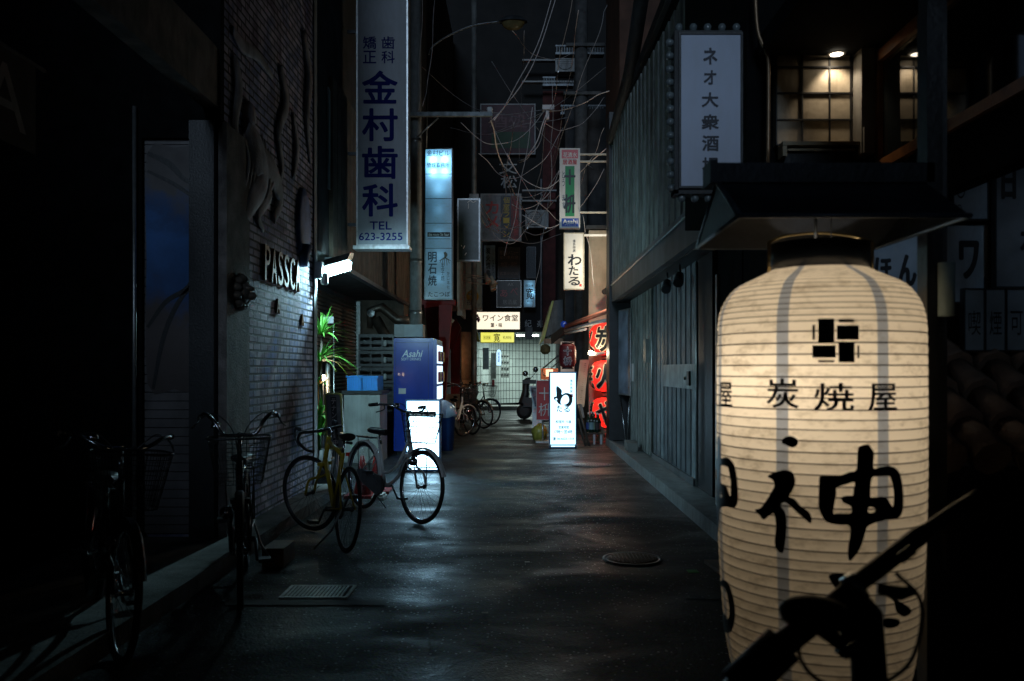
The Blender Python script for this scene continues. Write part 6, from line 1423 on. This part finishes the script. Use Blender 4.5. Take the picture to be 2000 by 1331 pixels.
# black bicycle parked right in front of the lantern (handlebar, stem, lamp, front wheel)
fb_ = thing('foreground_bicycle', 'black silhouetted bicycle handlebar with lamp in front of the big lantern', 'bicycle', (X(1690, 1.55), 1.55, 0)); Yf = 1.55
w = MB(); w.tube(smooth_line([P(1425, 1360, 1.5), P(1490, 1290, 1.5), P(1560, 1235, 1.52), P(1650, 1160, 1.55), P(1740, 1090, 1.58), P(1830, 1020, 1.62), P(1910, 968, 1.66)], 5), [.023] * 12 + [.017] * 6 + [.018] * 6 + [.012] * 7, 16); hbo = w.build('handlebar', LEATHER, fb_)
w = MB(); w.tube([P(1440, 1345, 1.49), P(1530, 1258, 1.5)], .036, 12); w.build('grip', RUBBER, hbo)
w = MB(); w.box(-.016, .016, -.003, .003, -.010, .010, Matrix.Translation(P(1770, 1082, 1.553)) @ Matrix.Rotation(R(-38), 4, 'Y')); w.build('sticker', mat('grey_sticker', (.20, .25, .28), .4), hbo)
w = MB(); w.tube(smooth_line([P(1530, 1212, 1.47), P(1552, 1198, 1.47), P(1600, 1195, 1.47), P(1640, 1208, 1.48), P(1662, 1222, 1.5)], 5), [.006, .015, .021, .024, .026, .027, .028, .028, .028, .028, .027, .027, .026, .026, .025, .024, .022, .019, .016, .011, .006], 16); w.tube([P(1600, 1225, 1.49), P(1640, 1255, 1.5), P(1660, 1235, 1.5)], .014, 8); w.build('lamp_housing', RUBBER, fb_)
w = MB(); w.tube([P(1660, 1160, 1.55), P(1690, 1200, 1.55), P(1700, 1360, 1.55), (X(1715, 1.55), 1.55, .55)], [.024, .030, .032, .03], 12); w.build('stem', BLACK, fb_)
w = MB(); w.box(-.009, .009, -.003, .003, -.02, .02, Matrix.Translation(P(1703, 1288, 1.515))); w.build('badge', CHROME, fb_)
w = MB(); w.tube([P(1715, 1150, 1.55), P(1760, 1160, 1.53), P(1785, 1155, 1.53)], [.010, .013, .008], 8); w.build('brake_lever', DSTEEL, fb_)
w = MB(); w.tube([P(1640, 1265, 1.5), P(1650, 1275, 1.5), P(1690, 1260, 1.52)], .012, 8); w.build('brake_lever', DSTEEL, fb_)
w = MB(); w.tube(smooth_line([P(1600, 1200, 1.46), P(1560, 1270, 1.42), P(1600, 1330, 1.44), P(1680, 1345, 1.5)], 6), .0035, 6); w.tube(smooth_line([P(1750, 1120, 1.54), P(1800, 1180, 1.5), P(1780, 1290, 1.52), P(1712, 1345, 1.55)], 6), .0035, 6); w.build('brake_cable', RUBBER, fb_)
w = MB(); w.lathe([(.024, -.012), (.026, -.012), (.026, .012), (.024, .012)], (0, 0, 0), 18, 'X'); c = P(1668, 1148, 1.55); w.v = [c + Vector((v.x * .8 - v.z * .6, v.y, v.x * .6 + v.z * .8)) for v in w.v]; w.build('clamp', CHROME, fb_)
w = MB(); hc = Vector((X(1760, 1.55) + .1, 1.55, .335)); n = 40
w.tube([hc + Vector((math.cos(2 * PI * i / n) * .32, .12 * math.cos(2 * PI * i / n), math.sin(2 * PI * i / n) * .32)) for i in range(n)], .018, 8, closed=True); whf = w.build('wheel', RUBBER, fb_)
w = MB()
for i in range(20): q = 2 * PI * i / 20; w.tube([hc, hc + Vector((math.cos(q) * .3, .11 * math.cos(q), math.sin(q) * .3))], .0015, 3, caps=False)
w.build('spokes', CHROME, whf)
w = MB(); 
for s_ in (-.05, .05): w.tube([(X(1715, 1.55), 1.55 + s_ * .4, .72), hc + Vector((0, s_, 0))], .012, 8)
w.build('fork', BLACK, fb_)

# ------------------------------------------------------------------ ground details
def disc_cover(name, label, px, py, r, group=None, m=DSTEEL):
    Y = F * EYE / (py - CY); c = Vector((X(px, Y), Y, 0)); t = thing(name, label, 'manhole cover', tuple(c), group)
    w = MB(); w.lathe([(r + .03, .0045), (r + .03, .010), (r + .002, .010), (r + .002, .0045)], c, 40); w.build('ring', DSTEEL, t)
    w = MB(); w.lathe([(.001, .009), (r, .009), (r, .0045)], c, 40)
    for i in range(-6, 7):
        for j in range(-6, 7):
            x, y = i * r / 7, j * r / 7
            if x * x + y * y < (r * .88) ** 2: w.box(c.x + x - r / 22, c.x + x + r / 22, c.y + y - r / 22, c.y + y + r / 22, .0092, .013)
    w.build('cover', m, t)
disc_cover('manhole_cover', 'round patterned iron manhole cover nearer the camera', 1235, 1093, .19, 'iron covers in the road', mat('rusty_iron', (.10, .07, .05), .5, .4, var=.4, dirt=.3))
disc_cover('manhole_cover', 'pale round manhole cover farther along by the right ledge', 1157, 909, .27, 'iron covers in the road', mat('polished_iron', (.20, .22, .23), .4, .5, var=.3))
gt = thing('drain_grate', 'rectangular steel drain grate in the asphalt below the bicycles', 'drain', (-1.33, 5.35, 0))
w = MB(); Yg2 = 5.36; w.box(-1.47, -1.05, 5.2, 5.22, .0045, .012); w.box(-1.47, -1.05, 5.48, 5.5, .0045, .012); w.box(-1.47, -1.45, 5.22, 5.48, .0045, .012); w.box(-1.07, -1.05, 5.22, 5.48, .0045, .012); w.build('frame', STEEL, gt)
w = MB(); x = -1.44
while x < -1.09: w.box(x, x + .012, 5.222, 5.478, .0046, .011); x += .024
w.build('bars', STEEL, gt)
w = MB(); w.box(-1.75, -.8, 5.05, 5.17, .0042, .006); w.solo('cover_strip', mat('patch_strip', (.06, .06, .06), .6), 'thin flat repair strip beside the drain grate', 'strip')
w = MB(); Y = F * EYE / (1118 - CY); w.box(X(1343, Y), X(1363, Y), Y - .04, Y + .04, .0045, .008); w.solo('green_paper', mat('green_paper', (.10, .45, .12), .5), 'small green scrap of paper on the asphalt', 'litter')
w = MB(); w.prism([(1.33, 6.15, 0), (1.9, 6.15, 0), (1.9, 5.1, 0), (1.42, 5.1, 0)], (0, 0, .03)); w.solo('brown_step_plate', WOODBR, 'brown wooden board on the ground beside the lantern', 'board')
w = MB()
for (px, py) in ((941, 1200), (1025, 1100), (850, 1120), (960, 870)):
    Y = F * EYE / (py - CY); w.box(X(px, Y), X(px, Y) + .035, Y, Y + .02, .0045, .007)
w.solo('litter_scraps', WHITEP, 'tiny pale scraps scattered over the asphalt', 'litter')['kind'] = 'stuff'

# ------------------------------------------------------------------ overhead cables
def cable(label, pts, r=.008, m=CABLE, n=8):
    q = smooth_line([P(*p) for p in pts], n); ph = random.uniform(0, 6); N_ = len(q) - 1
    q = [v + Vector((math.sin(ph + i * .55) * .018, 0, math.sin(ph * 2 + i * .38) * .022)) * min(1, i / 3, (N_ - i) / 3) for i, v in enumerate(q)]
    w = MB(); w.tube(q, r, 5); w.solo('overhead_cable', m, label, 'cable', 'tangled overhead cables')
cable('twin cable falling from upper right to the cross-arm end, left strand', [(1092, -60, 19), (1060, 60, 18), (1010, 165, 17), (965, 235, 15.3)], .010, CABLEL)
cable('twin cable falling from upper right to the cross-arm end, right strand', [(1100, -60, 19), (1066, 62, 18), (1014, 175, 17), (955, 240, 15.4)], .010, CABLEL)
cable('cable from the cross-arm end drooping towards the large billboard', [(958, 235, 15.3), (975, 300, 17), (1000, 370, 20), (1030, 420, 24)], .012, CABLEL)
cable('thick pale cable looping down beside the facade drain', [(1070, 210, 19), (1055, 260, 19), (1035, 300, 19), (1012, 316, 20)], .013, CABLEL)
cable('second pale cable looping down beside the first loop', [(1066, 235, 19.3), (1048, 290, 19.3), (1030, 308, 19.5), (1014, 318, 20)], .009, CABLEL)
cable('beaded light cable hanging straight down the middle', [(1066, 210, 19), (1062, 290, 20), (1050, 360, 21), (1042, 392, 22)], .009)
cable('cable running diagonally from the right wall to the middle junction', [(1190, 178, 16.5), (1140, 200, 17), (1085, 218, 18.5), (1068, 212, 19)], .009, CABLEL)
cable('cable sagging from the right wall to the large billboard', [(1185, 290, 17), (1100, 370, 19), (1050, 430, 22), (1000, 448, 24)], .009, CABLEL)
cable('cable sagging low under the large billboard to the right', [(1125, 410, 21), (1085, 445, 22), (1050, 458, 23), (1020, 452, 24)], .010, CABLEL)
cable('long cable rising from the tenants light box to the top right', [(1014, 318, 20), (1018, 230, 19), (1020, 150, 18), (1024, 60, 17)], .006)
cable('nearly vertical cable beside the utility pole, left strand', [(818, 215, 15), (820, 130, 15), (824, 0, 15), (826, -60, 15)], .008)
cable('nearly vertical cable beside the utility pole, right strand', [(825, 208, 15), (838, 150, 15.2), (845, 60, 15.5), (858, -60, 16)], .008)
cable('slack cable dipping between the blank frame and the billboard', [(930, 395, 19), (950, 440, 21), (975, 457, 23), (990, 440, 24.5)], .010, CABLEL)
cable('second slack cable dipping between the blank frame and the billboard', [(935, 390, 19), (958, 430, 21), (980, 448, 22), (1005, 440, 24)], .009, CABLEL)
cable('thin cable crossing from the billboard up to the upper centre', [(972, 455, 23), (985, 400, 22), (990, 330, 21), (1004, 240, 19)], .008, CABLEL)
cable('cable running down the right side past the green striped sign', [(1135, -70, 16), (1118, 0, 16), (1095, 110, 17), (1080, 200, 18.5), (1062, 250, 19)], .007)
cable('thin cable from the right wall top down to the junction', [(1186, 10, 16.5), (1170, 60, 16.5), (1130, 170, 17), (1100, 260, 18), (1080, 330, 20)], .006)
cable('cable from the far wall corner across behind the street lamp', [(935, 215, 22), (985, 225, 22), (1040, 232, 20), (1068, 212, 19)], .008)
cable('short cable hanging from the sign arm down to the awning', [(1138, 420, 16.8), (1148, 470, 16.8), (1160, 560, 16.8)], .006)
cable('cable crossing level from the middle junction to the far left', [(1110, 230, 20), (1040, 240, 20), (960, 262, 20), (880, 250, 19)], .006)
cable('cable drooping behind the green striped sign', [(1180, 250, 17), (1160, 300, 17.5), (1140, 340, 18), (1120, 400, 21)], .006)
rnd = random.Random(21)
names = ['from the street lamp', 'from the pole top', 'from the far facade', 'from the maroon billboard', 'from the air conditioner ledge', 'from the large billboard', 'from the blank frame', 'from the right wall', 'from the passage eaves', 'from the upper ledge', 'from the cross-arm', 'from the green striped sign']
ends = ['to the right-hand pole', 'to the middle junction', 'to the cream building', 'down to the menu board', 'to the red wall', 'to the low brush sign', 'to the awning corner', 'to the left roofline', 'past the drainpipe', 'to the red building', 'across the gap', 'to the tangle below']
segs = [((1000, 60), (1135, 90)), ((812, 120), (1068, 214)), ((960, 120), (1160, 330)), ((1040, 210), (985, 500)), ((1080, 160), (1075, 400)), ((1010, 385), (1135, 300)), ((915, 392), (1105, 455)), ((1185, 130), (960, 260)), ((1040, 600), (1072, 380)), ((1130, 20), (1075, 330)), ((958, 226), (1030, 470)), ((1094, 330), (960, 450))]
for i, (a_, b_) in enumerate(segs):
    (xa, ya), (xb, yb) = a_, b_; Ya_, Yb_ = rnd.uniform(17, 20), rnd.uniform(19, 24); sag = rnd.uniform(15, 50) if abs(xb - xa) > 40 else 6
    cable('thin slack cable ' + names[i] + ' ' + ends[i], [(xa, ya, Ya_), (xa + (xb - xa) * .33, ya + (yb - ya) * .33 + sag, Ya_ + (Yb_ - Ya_) * .33), (xa + (xb - xa) * .66, ya + (yb - ya) * .66 + sag, Ya_ + (Yb_ - Ya_) * .66), (xb, yb, Yb_)], .0065, CABLEL if i % 3 == 0 else CABLE)
arcs_ = [((935, 300), (1100, 250), 70, 'upper left loop of the drooping arcs'), ((900, 240), (1065, 215), 55, 'flat loop from the pole to the junction'), ((960, 240), (1130, 300), 95, 'deep loop ending at the green striped sign'), ((1020, 420), (1180, 330), 60, 'loop behind the green striped sign'), ((930, 390), (1060, 380), 90, 'deep loop in front of the large billboard'), ((1000, 400), (1110, 300), 45, 'short loop right of the painted characters'), ((1062, 240), (1180, 190), 35, 'shallow loop to the right wall'), ((990, 300), (1120, 440), 30, 'low diagonal loop to the brush sign')]
for (xa, ya), (xb, yb), sg, nm in arcs_:
    Ya_, Yb_ = rnd.uniform(17, 19), rnd.uniform(18, 21)
    cable('thin drooping cable, ' + nm, [(xa + (xb - xa) * t_, ya + (yb - ya) * t_ + sg * 4 * t_ * (1 - t_), Ya_ + (Yb_ - Ya_) * t_) for t_ in (0, .25, .5, .75, 1)], .006, CABLEL)
for i, (px0, px1, py, Y) in enumerate(((1085, 1180, 88, 23.5), (1060, 1120, 150, 25.5), (1095, 1183, 205, 22.5), (960, 1012, 386, 26.0))):
    t = thing('balcony_rail', 'dim metal balcony rail, ' + ('uppermost of the four between the buildings', 'second from the top under the street lamp', 'third from the top right of the junction box', 'lowest of the four above the large billboard')[i], 'railing', ((X(px0, Y) + X(px1, Y)) / 2, Y, Z(py + 14, Y)), 'balcony rails high in the alley')
    w = MB(); w.box(X(px0, Y), X(px1, Y), Y, Y + .04, Z(py, Y) - .04, Z(py, Y)); w.box(X(px0, Y), X(px1, Y), Y, Y + .3, Z(py + 14, Y) - .06, Z(py + 14, Y)); w.build('rail', DSTEEL, t)
    w = MB(); px = px0 + 2
    while px < px1 - 1: w.box(X(px, Y), X(px, Y) + .02, Y + .01, Y + .03, Z(py + 14, Y), Z(py, Y) - .041); px += 5
    w.build('balusters', DSTEEL, t)
cj = MB(); c = P(1068, 212, 19); cj.box(c.x - .10, c.x + .16, c.y - .1, c.y + .1, c.z - .05, c.z + .05); cj.box(c.x - .02, c.x + .05, c.y - .05, c.y + .05, c.z - .25, c.z - .051); cj.solo('cable_junction', CABLEL, 'small pale junction box where the cables meet', 'junction box')
rpz = MB(); rpz.tube([(X(1135, 20.5), 20.5, 0), (X(1135, 20.5), 20.5, 12)], .16, 12); rpz.box(X(1105, 20.5), X(1180, 20.5), 20.3, 20.4, Z(96, 20.5), Z(90, 20.5)); rpz.box(X(1100, 20.5), X(1172, 20.5), 20.3, 20.4, Z(190, 20.5), Z(184, 20.5))
rpz.solo('utility_pole', mat('dark_pole', (.07, .07, .07), .7, var=.4), 'dark utility pole with cross-arms behind the green striped sign', 'utility pole')
